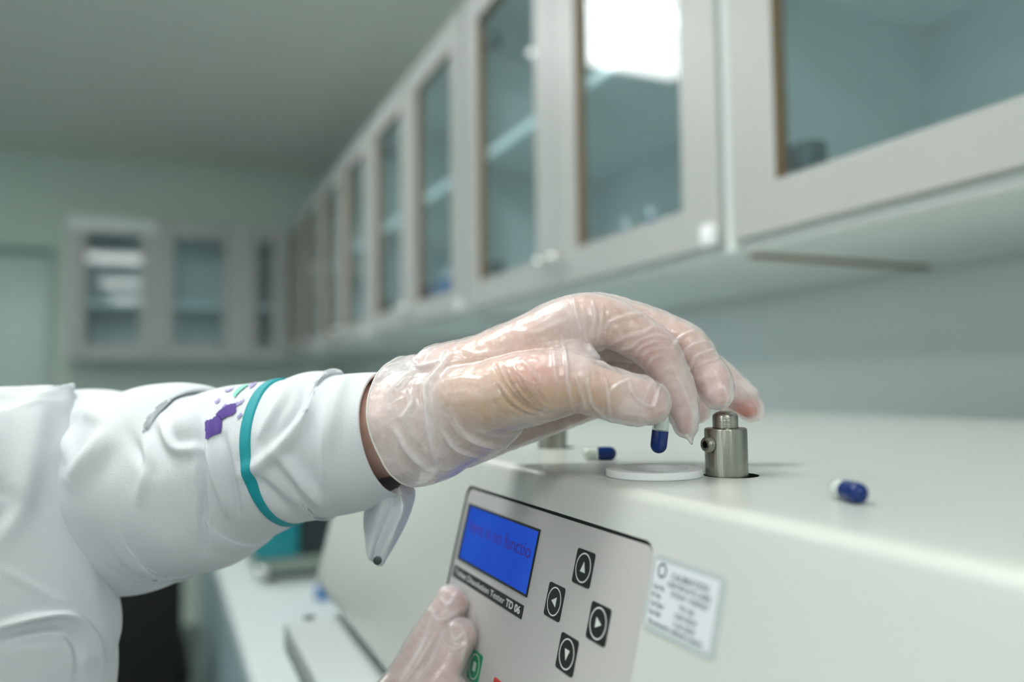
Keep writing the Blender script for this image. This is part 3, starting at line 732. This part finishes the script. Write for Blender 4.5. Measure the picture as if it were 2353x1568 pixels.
# right hand reaching up to the panel from below the frame
_RH = {
 'index': [T_(1036,1385,.432,38), T_(1010,1432,.426,41), T_(975,1490,.418,44), T_(930,1570,.408,48), T_(880,1660,.398,52), T_(840,1750,.390,58)],
 'middle': [T_(1056,1463,.411,39), T_(1035,1500,.408,43), T_(1002,1560,.402,46), T_(955,1650,.394,50), T_(905,1750,.388,56)],
 'ring': [T_(1040,1590,.398,38), T_(1010,1650,.392,44), T_(960,1740,.384,50), T_(930,1800,.38,56)],
 'little': [T_(1035,1690,.380,36), T_(1000,1750,.376,42), T_(950,1830,.372,50)],
 'palm_a': [T_(845,1740,.392,62), T_(790,1850,.384,76), T_(720,1960,.376,86)],
 'palm_b': [T_(905,1760,.386,60), T_(840,1880,.380,74), T_(750,1980,.374,84)],
 'palm_c': [T_(940,1830,.374,58), T_(870,1920,.370,74), T_(770,2010,.368,84)],
 'thumb': [T_(700,1900,.395,60), T_(700,1800,.410,56), T_(740,1700,.420,50), T_(775,1640,.424,42)],
 'wrist': [T_(735,1985,.374,100,110), T_(600,2080,.372,112,112), T_(420,2150,.380,125,125), T_(200,2180,.395,140,140)],
}

# keep the fingertips on the panel face, the palm clear of the base plate
RIGHT_HAND = {k: [(x-(max(0, y-1570)*.22), y, D-.0088-max(0, min(.012, (y-1570)*.00007)), ra, rb) for x, y, D, ra, rb in st] for k, st in _RH.items()}

# ---- the body under the coat: torso, neck, head, arms and both hands as one surface
def W_(x, y, z, ra, rb): return (x, y, z, ra, rb)
SH_L = (-.37, .60, .015); SH_R = (-.37, .24, .015)
def body_mesh():
    mb = MB()
    for k, st in list(LEFT_HAND.items())+list(RIGHT_HAND.items()):
        g = -7 if k == 'wrist' else (-7 if k in ('thenar', 'thumb', 'web') else -5)
        add_tube(mb, [(x, y, D, ra+g, rb+g) for x, y, D, ra, rb in st], n=6, seg=24)
    e = at(-60, 1130, .50); wr = at(760, 1006, .394); p2 = at(300, 1110, .437)
    add_tube(mb, [W_(*SH_L, .042, .042), W_(-.30, .615, -.04, .042, .042), W_(-.22, .61, -.09, .042, .042), W_(e.x, e.y, e.z, .042, .042), W_(p2.x, p2.y, p2.z, .038, .038), W_(wr.x, wr.y, wr.z, .026, .028)], world=True)
    wp = [(at(-130, 1080, .398), .040), (at(-30, 1500, .390), .040), (at(80, 1890, .385), .036), (at(292, 2150, .359), .027)]
    add_tube(mb, [W_(*SH_R, .042, .042), W_(-.30, .245, -.04, .040, .040), W_(-.22, .27, -.06, .038, .038)]+[W_(p.x, p.y, p.z, r, r) for p, r in wp], world=True)
    add_tube(mb, [W_(-.44, .42, -.62, .13, .12), W_(-.43, .42, -.45, .14, .11), W_(-.42, .42, -.2, .16, .11), W_(-.41, .42, 0, .15, .09), W_(-.41, .42, .06, .08, .06)], world=True, up=(1, 0, 0))
    add_tube(mb, [W_(*SH_L, .04, .04), W_(-.40, .42, .03, .05, .05), W_(*SH_R, .04, .04)], world=True)
    add_tube(mb, [W_(-.41, .42, .05, .055, .055), W_(-.40, .42, .16, .05, .052)], world=True, up=(1, 0, 0))
    # head: cranium, face, jaw, nose, ears, brow, lips
    def ell(c, r, n=20):
        vs = []; fs = []
        for i in range(n+1):
            a = pi*i/n
            for k in range(n): vs.append((c[0]+r[0]*sin(a)*cos(2*pi*k/n), c[1]+r[1]*sin(a)*sin(2*pi*k/n), c[2]+r[2]*cos(a)))
        for i in range(n):
            for k in range(n): fs.append((i*n+k, i*n+(k+1) % n, (i+1)*n+(k+1) % n, (i+1)*n+k))
        mb.add(vs, fs)
    hx, hy, hz = -.38, .42, .27
    ell((hx-.012, hy, hz+.03), (.092, .075, .085)); ell((hx+.022, hy, hz-.02), (.062, .062, .088)); ell((hx+.045, hy, hz-.085), (.032, .036, .024))
    ell((hx+.086, hy, hz-.018), (.018, .012, .016)); ell((hx+.078, hy, hz+.006), (.012, .009, .026)); ell((hx+.070, hy, hz+.03), (.018, .05, .012))
    ell((hx+.078, hy, hz-.052), (.012, .022, .006)); ell((hx+.075, hy, hz-.062), (.013, .020, .007))
    for s_ in (-1, 1): ell((hx-.008, hy+s_*.076, hz-.008), (.013, .006, .026)); ell((hx+.05, hy+s_*.035, hz-.02), (.03, .025, .022))
    return remesh(mb, .0011, 6)
bm_ = body_mesh(); folds(bm_, [([(1138,840),(1158,880),(1187,917),(1222,942),(1256,953),(1295,950)], -1.5, 5), ([(1155,842),(1178,885),(1204,920),(1245,945)], -1.5, 4), ([(1172,850),(1197,892),(1225,925),(1255,942)], -1.3, 4), ([(1142,885),(1165,922),(1200,948),(1235,958)], -1.2, 4), ([(1188,858),(1213,900),(1242,932)], -1.0, 4)])
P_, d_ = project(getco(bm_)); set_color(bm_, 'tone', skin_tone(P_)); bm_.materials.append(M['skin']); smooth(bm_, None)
body = link('body', bm_, BODY)
for s_ in (-1, 1):
    b = MB(); b.lathe([(max(.0005, .0105*sin(a)), .0105*cos(a)) for a in [pi*k/12 for k in range(13)]], (-.38+.066, .42+s_*.031, .27+.006), (-1, 0, 0), 20)
    o = b.build('eye', M['eye'], BODY)
    b = MB(); b.lathe([(.0056, -.0002), (.0045, .0012), (.0006, .0016)], (-.38+.0765, .42+s_*.031, .27+.006), (1, 0, 0), 20); b.build('iris', M['iris'], o)
hb = MB()
def hair_cap():
    hx, hy, hz = -.38, .42, .27; n = 36; vs = []; fs = []; rows = 16
    for i in range(rows+1):
        for k in range(n):
            az = 2*pi*k/n; front = max(0, cos(az)); lim = pi*(.70-.36*front**.7); a = lim*i/rows
            wv = 1+.03*noise.noise(Vector((cos(az)*6, sin(az)*6, a*3)))
            vs.append((hx-.014+.100*wv*sin(a)*cos(az), hy+.083*wv*sin(a)*sin(az), hz+.032+.094*wv*cos(a)))
    for i in range(rows):
        for k in range(n): fs.append((i*n+k, i*n+(k+1) % n, (i+1)*n+(k+1) % n, (i+1)*n+k))
    hb.add(vs, fs); o = hb.build('hair', M['hair'], BODY, sharp=None)
    md = o.modifiers.new('t', 'SOLIDIFY'); md.thickness = .012
hair_cap()

# ---- left glove
RIDGES = [
 ([(1290,775),(1300,820),(1305,880),(1310,920),(1320,946)], .9, 4), ([(1318,690),(1330,740),(1350,790),(1382,832),(1425,860)], 1.0, 5),
 ([(1350,850),(1352,905),(1364,935),(1388,958)], .9, 4), ([(1382,848),(1395,890),(1398,930),(1402,968)], .9, 4), ([(1398,905),(1418,886),(1446,874)], .8, 3.5),
 ([(1446,872),(1452,900),(1468,922),(1498,934),(1510,905),(1520,884)], .9, 3.5), ([(1320,860),(1335,900),(1345,940)], .5, 4),
 ([(1338,705),(1345,735),(1342,770)], .6, 4), ([(1362,690),(1368,730),(1358,775)], .7, 4), ([(1385,700),(1384,735),(1372,790)], .6, 4),
 ([(1388,768),(1402,742),(1440,728),(1478,722)], .9, 5), ([(1404,792),(1440,775),(1476,768),(1500,752)], .8, 5), ([(1418,806),(1452,798),(1472,782),(1506,772),(1528,778)], .9, 4.5),
 ([(1458,830),(1468,803),(1500,788),(1535,788)], 1.0, 4), ([(1472,838),(1486,812),(1522,800),(1548,806)], .8, 4), ([(1484,862),(1494,832),(1520,815)], .7, 4),
 ([(1402,750),(1420,760),(1430,790)], .4, 5), ([(1500,870),(1540,845),(1560,850)], .4, 5),
 ([(1538,830),(1575,905),(1596,960)], .35, 5), 
 ([(1545,800),(1565,775),(1600,760)], .8, 4.5), ([(1565,822),(1590,795),(1622,785)], .7, 4.5), ([(1582,850),(1600,820),(1638,805)], .9, 4), ([(1592,868),(1606,838),(1650,825)], .6, 4),
 ([(1664,890),(1670,920),(1664,948)], .8, 3), ([(1600,905),(1630,935),(1660,948)], .3, 4),
 ([(1700,880),(1730,915),(1748,955)], .4, 4), ([(1715,885),(1742,920)], .4, 3.5),
 ([(1575,1000),(1586,1012),(1590,1022)], .7, 3),
 ([(975,905),(983,960),(990,1010),(1003,1070)], 1.6, 7), ([(1035,812),(1010,850),(985,880),(978,905),(990,950)], 1.3, 7), ([(895,905),(918,880),(958,850),(1000,838)], 1.4, 9),
 ([(1030,960),(1062,1000),(1120,1025),(1190,1030)], 1.0, 6), ([(1015,990),(1045,1030),(1100,1052)], 1.0, 5), ([(905,985),(945,1045),(1000,1092)], 1.3, 9), ([(940,900),(948,925),(925,960)], .9, 6),
 ([(1035,940),(1050,975),(1085,1010),(1150,1028)], .6, 5), ([(1075,985),(1150,1002),(1240,985)], .5, 5), ([(940,830),(965,845),(1010,828)], .8, 6),
 ([(1025,880),(1060,868),(1100,872)], .4, 6), ([(1060,800),(1100,815),(1180,800)], .3, 7), ([(1180,760),(1230,765),(1290,740)], .3, 7), ([(1200,830),(1222,850),(1240,880)], .5, 5),
 ([(1180,842),(1192,858),(1215,880)], .5, 4), ([(1270,800),(1276,850),(1282,900)], .5, 5),
]
CREASES = [
 ([(1138,840),(1158,880),(1187,917),(1222,942),(1256,953),(1295,950)], -1.1, 4), ([(1155,842),(1178,885),(1204,920),(1245,945)], -1.1, 3.5), ([(1172,850),(1197,892),(1225,925),(1255,942)], -1.0, 3.5),
 ([(1142,885),(1165,922),(1200,948),(1235,958)], -.8, 3.5), ([(1188,858),(1213,900),(1242,932)], -.7, 3), ([(1205,860),(1232,900),(1255,930)], -.5, 3), ([(1225,870),(1248,905),(1262,930)], -.4, 3), ([(1135,925),(1170,950),(1215,965)], -.5, 4),
]
def glove_extra(mb):
    # loose cuff, spare material at the fingertips
    add_tube(mb, [(1090,925,.366,128,158), (1035,945,.369,134,160), (995,958,.372,146,168), (962,965,.375,149,172), (930,970,.378,147,172)], n=5, seg=48, caps=(1, 0))
    add_tube(mb, [T_(1570,960,.351,34), T_(1580,985,.351,24), T_(1587,1010,.351,8), T_(1589,1020,.351,3)], n=5, seg=20)
    add_tube(mb, [T_(1580,915,.352,26), T_(1586,945,.352,22), T_(1585,975,.352,18)], n=5, seg=20)
    add_tube(mb, [T_(1655,895,.357,34), T_(1661,918,.354,24), T_(1661,936,.3525,11), T_(1660,944,.352,4)], n=5, seg=20)
    add_tube(mb, [T_(1712,922,.399,40), T_(1732,944,.398,28), T_(1740,952,.397,18)], n=5, seg=20)
def crinkle(p, q):
    # sharp little folds of loose film: strongest on the thumb tip, weakest over the taut thenar
    a = .12+.95*math.exp(-((q[0]-1488)/52)**2-((q[1]-915)/48)**2)+.35*math.exp(-((q[0]-960)/80)**2)-.18*math.exp(-((q[0]-1170)/120)**2-((q[1]-860)/90)**2)
    v = Vector((p[0], p[1], p[2])); w_ = v*120+Vector((noise.noise(v*60), noise.noise(v*60+Vector((9, 0, 0))), noise.noise(v*60+Vector((0, 9, 0)))))*1.3
    return a*max(0.0, 1-2.6*abs(noise.noise(w_)))**3*1.0*(.5+.5*noise.noise(v*45+Vector((2, 5, 1))))
def gextra(co, P, wgt):
    q = co*1.0; out = np.zeros(len(co))
    for i in range(len(co)):
        p = co[i]
        out[i] = .00022*noise.noise(Vector((p[0]*260, p[1]*260, p[2]*260)))+.00035*noise.noise(Vector((p[0]*90, p[1]*90, p[2]*90)))+crinkle(p, P[i])*.001
        if P[i, 0] < 1040: out[i] += .0013*noise.noise(Vector((p[0]*55+3, p[1]*55, p[2]*55)))*min(1, (1040-P[i, 0])/60)
    return out
gl = hand_mesh({k: v for k, v in LEFT_HAND.items() if k != 'wrist'} | {'wristend': [T_(1000,950,.372,126,146), T_(1080,925,.368,122,154)]}, grow=3.2, voxel=.00062, iters=9, extra=glove_extra)
# open the cuff: cut away everything left of the rim plane
rimc = at(940, 969, .377); rimT = (at(995, 958, .372)-at(930, 970, .378)).normalized()
bm = bmesh.new(); bm.from_mesh(gl)
bmesh.ops.bisect_plane(bm, geom=bm.verts[:]+bm.edges[:]+bm.faces[:], plane_co=rimc+rimT*.0012, plane_no=-rimT, clear_outer=True)
bm.normal_update(); bm.to_mesh(gl); bm.free(); gl.update()
P_, d_, rg = folds(gl, RIDGES+CREASES, extra=gextra, scale=1.35)
_c = getco(gl); CR = np.array([crinkle(_c[i], P_[i]) for i in range(len(_c))])
def rim_points(me):
    bm = bmesh.new(); bm.from_mesh(me); es = [e for e in bm.edges if e.is_boundary]; nb = {}
    for e in es:
        for a, b_ in ((e.verts[0], e.verts[1]), (e.verts[1], e.verts[0])): nb.setdefault(a.index, []).append(b_.index)
    best = []; seen = set()
    for s0 in nb:
        if s0 in seen: continue
        loop = [s0]; seen.add(s0); cur = s0
        while True:
            nx = [x for x in nb[cur] if x not in seen]
            if not nx: break
            cur = nx[0]; seen.add(cur); loop.append(cur)
        if len(loop) > len(best): best = loop
    bm.verts.ensure_lookup_table(); pts = [bm.verts[i].co.copy() for i in best]; bm.free(); return pts
RIM = rim_points(gl)
op = blobs(P_, .34, [(1150,790,170,60,.20), (940,960,95,200,.62), (1000,1060,80,70,.60), (1150,1040,90,40,.42), (1170,900,135,95,.02), (1290,905,60,65,.03), (1345,800,75,50,.52), (1300,740,60,60,.42), (1390,905,55,60,.08), (1470,905,55,60,.42), (1520,930,28,42,.16),
    (1440,760,75,55,.26), (1500,800,50,40,.26), (1560,890,50,90,.44), (1600,960,13,50,.78), (1600,790,60,50,.30), (1640,880,45,60,.38), (1684,900,10,40,.70), (1725,888,40,18,.66), (1753,945,12,30,.66), (1705,945,34,22,.06), (1250,985,120,30,.40)])[:, 0]
def clear_of_skin(me, gap=.00035):
    c = getco(me); n = 0
    for i in range(len(c)):
        p = Vector(c[i]); loc, nr, k, dist = SKIN.find_nearest(p, .006)
        if loc is None: continue
        sd = (p-loc).dot(nr)
        if sd < gap: c[i] = np.array(loc+nr*(gap)); n += 1
    me.vertices.foreach_set('co', c.ravel()); me.update()
SKIN = BVHTree.FromPolygons([v.co.copy() for v in bm_.vertices], [tuple(p.vertices) for p in bm_.polygons])
clear_of_skin(gl)
set_float(gl, 'opac', np.clip(op+np.where((P_[:, 0] > 1335) & (P_[:, 1] < 868), .14, .32)*rg+.38*CR, 0, .95)); gl.materials.append(M['glove']); smooth(gl, None)
g1 = link('glove', gl, BODY); g1['label'] = 'thin clear vinyl glove pinching the capsule'
def bead(pts, r, name, m, par):
    A = np.array(pts); n = len(A)
    A = sum(np.roll(A, k, 0) for k in range(-4, 5))/9.0; A = A[::3]; n = len(A); c0 = A.mean(0); b = MB(); vs = []; fs = []; seg = 8
    for i in range(n):
        T = A[(i+1) % n]-A[i-1]; T /= np.linalg.norm(T); o = A[i]-c0; o -= T*(o @ T); o /= np.linalg.norm(o); q = np.cross(T, o)
        vs += [tuple(A[i]+r*(o*cos(2*pi*k/seg)+q*sin(2*pi*k/seg))) for k in range(seg)]
    for i in range(n):
        for k in range(seg): fs.append((i*seg+k, i*seg+(k+1) % seg, ((i+1) % n)*seg+(k+1) % seg, ((i+1) % n)*seg+k))
    b.add(vs, fs); o = b.build(name, m, par, sharp=None); return o
M['rim'] = mat('vinyl_rim', rgb(232, 230, 224), .3)
bead(RIM, .00045, 'cuff_rim', M['rim'], g1)

# ---- right glove
gr = hand_mesh({k: v for k, v in RIGHT_HAND.items() if k != 'wrist'} | {'w': [T_(730,1900,.365,104,110), T_(600,2020,.36,118,120)]}, grow=3.0, voxel=.0008, iters=7)
RR = [([(1010,1375),(1030,1390),(1050,1360)], .8, 5), ([(985,1400),(1015,1425),(1060,1400)], .7, 6), ([(990,1440),(960,1500),(920,1560)], .7, 7), ([(1035,1440),(1045,1470),(1070,1450)], .9, 5), ([(1010,1470),(1040,1490),(1075,1480)], .8, 5), ([(1060,1440),(1072,1470),(1060,1520)], .7, 5), ([(1020,1450),(990,1520),(960,1568)], .6, 6), ([(1000,1400),(980,1450),(950,1500)], .5, 5)]
P_, d_, rg = folds(gr, RR, extra=lambda co, P, w_: np.array([.0004*noise.noise(Vector((p[0]*110, p[1]*110, p[2]*110))) for p in co]))
clear_of_skin(gr)
set_float(gr, 'opac', np.clip(blobs(P_, .46, [(1082,1500,16,60,.1), (1062,1395,14,36,.15)])[:, 0]+.4*rg, 0, .95)); gr.materials.append(M['glove']); smooth(gr, None)
g2 = link('glove', gr, BODY); g2['label'] = 'clear glove with two fingers resting on the control panel'

# ---- coat: sleeves as lofted cloth with folds
def sleeve(name, st, n, seg, lines, label=None, world=False, extra=None, up=None, thick=.0012, rag=None):
    rings, F = tube_rings(st, n, seg, world=world, up=up); m = len(rings)
    vs = [p for r in rings for p in r]
    fs = [(i*seg+k, i*seg+(k+1) % seg, (i+1)*seg+(k+1) % seg, (i+1)*seg+k) for i in range(m-1) for k in range(seg)]
    me = bpy.data.meshes.new(name); me.from_pydata([tuple(v) for v in vs], [], fs)
    bm = bmesh.new(); bm.from_mesh(me); bmesh.ops.recalc_face_normals(bm, faces=bm.faces[:]); bm.to_mesh(me); bm.free()
    # outward check
    c0 = np.array(F[m//2][0]); co = getco(me); no = getno(me); i0 = (m//2)*seg
    if ((co[i0]-c0) @ no[i0]) < 0: me.flip_normals()
    folds(me, lines, extra=extra, scale=1.4)
    return me, rings, F
SLEEVE = [(-330,1165,.59,310,250), (-120,1150,.51,265,230), (0,1146,.480,250,225), (60,1150,.471,246,222), (110,1143,.463,246,222), (180,1138,.453,240,220), (235,1136,.445,236,215), (268,1142,.440,222,210), (300,1152,.436,208,205),
          (345,1125,.430,220,205), (385,1106,.425,222,205), (430,1102,.420,218,200), (470,1103,.415,203,195), (505,1090,.412,196,190), (545,1070,.409,184,185), (590,1054,.405,176,180), (640,1038,.401,170,175), (690,1030,.398,165,172),
          (740,1018,.395,172,172), (790,1016,.392,162,165), (850,1003,.388,152,158), (905,992,.384,142,152)]
SF = [([(250,985),(225,1030),(170,1100)], 4.0, 24), ([(120,900),(135,960),(150,1050)], 2.5, 16), ([(332,1010),(335,1080),(325,1150)], 2.6, 16), ([(425,945),(426,970),(400,1005)], 3.2, 30), ([(365,960),(400,1030),(460,1030)], 2.5, 14),
      ([(290,985),(310,1030),(345,1090)], -1.6, 16), ([(462,940),(462,1080),(470,1270)], -2.4, 10), ([(480,960),(482,1020),(500,1100),(525,1180)], 3.2, 13), ([(510,1000),(530,1090),(548,1180)], -2.2, 9),
      ([(560,1090),(620,1050),(680,990),(722,905)], 2.6, 18), ([(640,1045),(690,1100),(742,1160)], 2.4, 15), ([(742,930),(744,1050),(742,1150)], 1.8, 14), ([(790,860),(770,940),(760,1020)], 1.6, 18), ([(660,880),(640,930),(600,1000)], 2.0, 12), ([(700,880),(690,940),(640,1010)], -1.8, 12),
      ([(590,1100),(640,1150),(680,1180)], -2.0, 14), ([(160,960),(200,950),(240,965)], 2, 16)]
def sl_extra(co, P, wgt): return np.array([.0022*noise.noise(Vector(p)*16)+.0008*noise.noise(Vector(p)*48) for p in co])
me, rings, F = sleeve('sleeve', SLEEVE, 18, 220, SF, extra=sl_extra)
me.materials.append(M['coat']); smooth(me, None)
COAT_me = me
sl = link('sleeve', me, BODY); md = sl.modifiers.new('t', 'SOLIDIFY'); md.thickness = .0011; md.offset = -1
sl['label'] = 'white lab coat sleeve with teal band and purple embroidery'
# teal piping: a strip of the sleeve surface, standing proud
co = getco(me); no = getno(me); seg = 220
Px, _ = project(co)
ia = next(i for i in range(len(F)) if project(np.array([F[i][0]]))[0][0, 0] > 664)
b = MB(); vs = []; fs = []
for i in range(ia-4, ia+4):
    for k in range(seg):
        h = .0009 if i not in (ia-4, ia+3) else .0001
        vs.append(tuple(co[i*seg+k]+no[i*seg+k]*h))
for i in range(7):
    for k in range(seg): fs.append((i*seg+k, i*seg+(k+1) % seg, (i+1)*seg+(k+1) % seg, (i+1)*seg+k))
b.add(vs, fs); tb_ = b.build('teal_band', M['teal'], sl, sharp=None)
# embroidery: stitched patches laid on the sleeve
bvh = BVHTree.FromPolygons([Vector(c) for c in co], [tuple(p.vertices) for p in me.polygons])
def inpoly(x, y, poly):
    c = False; j = len(poly)-1
    for i in range(len(poly)):
        if (poly[i][1] > y) != (poly[j][1] > y) and x < (poly[j][0]-poly[i][0])*(y-poly[i][1])/(poly[j][1]-poly[i][1])+poly[i][0]: c = not c
        j = i
    return c
def stitch(polys, m, name, step=2.0, h=.0007):
    b = MB(); idx = {}
    def vert(i, j):
        if (i, j) in idx: return idx[(i, j)]
        d = ray(i*step, j*step).normalized(); loc, nrm, _, _ = bvh.ray_cast(Vector((0, 0, 0)), d)
        if loc is None: return None
        if nrm.dot(d) > 0: nrm = -nrm
        b.v.append(tuple(loc+nrm*h)); idx[(i, j)] = len(b.v)-1; return idx[(i, j)]
    for poly in polys:
        xs = [p[0] for p in poly]; ys = [p[1] for p in poly]
        for i in range(int(min(xs)/step), int(max(xs)/step)+1):
            for j in range(int(min(ys)/step), int(max(ys)/step)+1):
                if inpoly((i+.5)*step, (j+.5)*step, poly):
                    q = [vert(i, j), vert(i+1, j), vert(i+1, j+1), vert(i, j+1)]
                    if None not in q: b.f.append(tuple(q)); b.mi.append(0)
    o = b.build(name, m, sl, sharp=None, recalc=False); return o
o = stitch([[(474,970),(486,966),(500,956),(512,962),(511,985),(508,996),(494,1001),(484,1006),(476,1014),(473,1000)], [(496,956),(508,944),(522,934),(534,930),(545,930),(543,948),(534,956),(522,960),(512,966)]], M['purple'], 'embroidery'); o['label'] = 'dark purple stitched figure'
o = stitch([[(524,936),(540,928),(552,925),(564,917),(557,928),(546,934),(538,940)], [(495,925),(503,918),(509,917),(505,925),(498,930)], [(502,952),(512,938),(520,930),(526,932),(512,946)], [(516,899),(534,894),(540,890),(532,900),(520,903)], [(575,887),(586,880),(590,882),(582,891),(574,895)], [(545,960),(556,950),(560,954),(548,966)]], M['lilac'], 'embroidery', h=.0006); o['label'] = 'pale lilac stitching'
o = stitch([[(536,912),(542,900),(552,892),(566,886),(572,887),(560,896),(550,904),(541,916)]], M['mint'], 'embroidery', h=.0008); o['label'] = 'mint green stitching'
# hanging cuff corner
def flap():
    b = MB(); rows = 16; cols = 8
    Lx = crom([(840,1160,.3900), (838,1200,.392), (842,1240,.392), (846,1285,.391)], 6); Rx = crom([(915,1120,.372), (926,1165,.371), (908,1225,.374), (872,1302,.382)], 6)
    n = len(Lx); vs = []
    for i in range(n):
        for k in range(cols+1):
            t = k/cols; q = Lx[i]*(1-t)+Rx[i]*t; bulge = .006*sin(pi*t)*cos(i/n*2.2)
            D = q[2]-bulge+.003*sin(t*9+i*.25)
            vs.append(at(q[0], q[1], D))
    fs = [(i*(cols+1)+k, i*(cols+1)+k+1, (i+1)*(cols+1)+k+1, (i+1)*(cols+1)+k) for i in range(n-1) for k in range(cols)]
    b.add(vs, fs)
    # folded-back inner half
    Rx2 = crom([(925,1110,.386), (952,1130,.388), (932,1200,.388), (880,1298,.386)], 6); vs = []
    for i in range(n):
        for k in range(5):
            t = k/4; q = Rx[i]*(1-t)+Rx2[i]*t; vs.append(at(q[0], q[1], q[2]+.002*sin(pi*t)))
    b.add(vs, [(i*5+k, i*5+k+1, (i+1)*5+k+1, (i+1)*5+k) for i in range(n-1) for k in range(4)])
    o = b.build('cuff_flap', M['coat'], BODY, sharp=None, recalc=False)
    s_ = o.modifiers.new('s', 'SUBSURF'); s_.levels = s_.render_levels = 2
    md = o.modifiers.new('t', 'SOLIDIFY'); md.thickness = .0014; md.offset = 0
    bt = MB(); c = at(868, 1288, .377); bt.lathe([(.0018, -.0004), (.0021, .0002), (.0021, .0009), (.0015, .0012)], c, -FW, 20); bt.build('button', M['hinge'], o)
flap()

# right sleeve: near cloth at the left edge of the frame
RS = [(-142,893,.400,225,14), (-142,902,.400,262,60), (-141,922,.400,272,120), (-132,980,.400,271,190), (-110,1080,.398,268,230), (-88,1180,.396,268,240), (-64,1280,.394,264,245), (-42,1380,.392,268,245), (-29,1450,.391,276,245), (-22,1500,.391,276,245), (-16,1560,.391,262,240), (0,1690,.391,250,235), (80,1890,.388,240,215), (250,2060,.370,205,190), (430,2105,.360,165,165)]
RF = [([(0,905),(60,920),(125,905)], 1.5, 12), ([(95,910),(60,1100),(0,1230)], 2.2, 34), ([(140,980),(165,1120),(200,1300),(240,1450)], 1.2, 22), ([(0,1310),(60,1340),(120,1375),(175,1415)], .5, 12), 
      ([(-20,1447),(60,1425),(130,1414),(175,1425),(215,1465),(240,1530)], 2.6, 10), ([(0,1480),(80,1462),(150,1458),(190,1500)], -3.5, 16), ([(160,1440),(185,1480),(180,1530)], -1.2, 10), ([(150,1450),(160,1500),(165,1560)], 1.2, 9), ([(0,1120),(20,1160),(-20,1220)], -2, 22)]
def rs_extra(co, P, wgt): return np.array([.0016*noise.noise(Vector(p)*18+Vector((5, 0, 0))) for p in co])
me2, r2, F2 = sleeve('sleeve', RS, 22, 260, RF, extra=rs_extra)
me2.materials.append(M['coat']); smooth(me2, None)
s2 = link('sleeve', me2, BODY); md = s2.modifiers.new('t', 'SOLIDIFY'); md.thickness = .0012; md.offset = -1
s2['label'] = 'bent white coat sleeve close to the camera'
# coat body and shoulders, standing outside the left edge
b = MB()
add_tube(b, [W_(-.44, .42, -.85, .24, .19), W_(-.44, .42, -.6, .20, .17), W_(-.43, .42, -.4, .18, .15), W_(-.42, .42, -.15, .19, .14), W_(-.41, .42, .01, .185, .125), W_(-.405, .42, .06, .12, .085), W_(-.40, .42, .085, .075, .07)], n=10, seg=64, world=True, up=(1, 0, 0), caps=(0, 0))
e = at(-210, 1158, .545); 
add_tube(b, [W_(-.385, .53, .015, .085, .085), W_(-.36, .60, .0, .085, .085), W_(-.30, .617, -.04, .074, .074), W_(-.22, .61, -.09, .064, .064), W_(e.x, e.y, e.z, .07, .07)], n=8, seg=40, world=True)
q = at(-330, 1060, .43)
add_tube(b, [W_(-.385, .31, .015, .085, .085), W_(-.36, .24, .0, .085, .085), W_(-.30, .243, -.04, .072, .072), W_(-.22, .27, -.06, .062, .062), W_(q.x-.02, q.y, q.z-.01, .058, .058)], n=8, seg=40, world=True)
cm = remesh(b, .004, 6); co = getco(cm); no = getno(cm)
co += no*np.array([.006*noise.noise(Vector((p[0]*14, p[1]*14, p[2]*5))) for p in co])[:, None]; cm.vertices.foreach_set('co', co.ravel()); cm.update()
cm.materials.append(M['coat']); smooth(cm, None); link('coat_body', cm, BODY)
b = MB(); add_tube(b, [W_(-.41, .42, .075, .078, .072), W_(-.405, .42, .10, .068, .066), W_(-.405, .42, .115, .07, .068), W_(-.41, .42, .085, .092, .086)], n=6, seg=48, world=True, up=(1, 0, 0), caps=(0, 0)); b.f = b.f[:-2]; b.mi = b.mi[:-2]
b.build('collar', M['coat'], BODY, sharp=None)
for s_ in (-1, 1):
    b = MB(); y = .42+s_*.085
    add_tube(b, [W_(-.44, y, -.60, .09, .10), W_(-.44, y, -.84, .07, .075), W_(-.44, y, -1.1, .06, .062), W_(-.44, y, -1.27, .06, .06)], n=6, seg=32, world=True, up=(1, 0, 0)); b.build('trouser_leg', M['trousers'], BODY, sharp=None)
    b = MB(); add_tube(b, [W_(-.49, y, -1.29, .035, .036), W_(-.42, y, -1.285, .045, .042), W_(-.30, y, -1.30, .042, .026)], n=6, seg=24, world=True); b.build('shoe', M['shoe'], BODY, sharp=None)
bt = MB()
for k in range(5):
    z = -.08-.12*k; bt.lathe([(.007, 0), (.009, .001), (.009, .003), (.005, .004)], (-.28, .42, z), (1, 0, 0), 16)
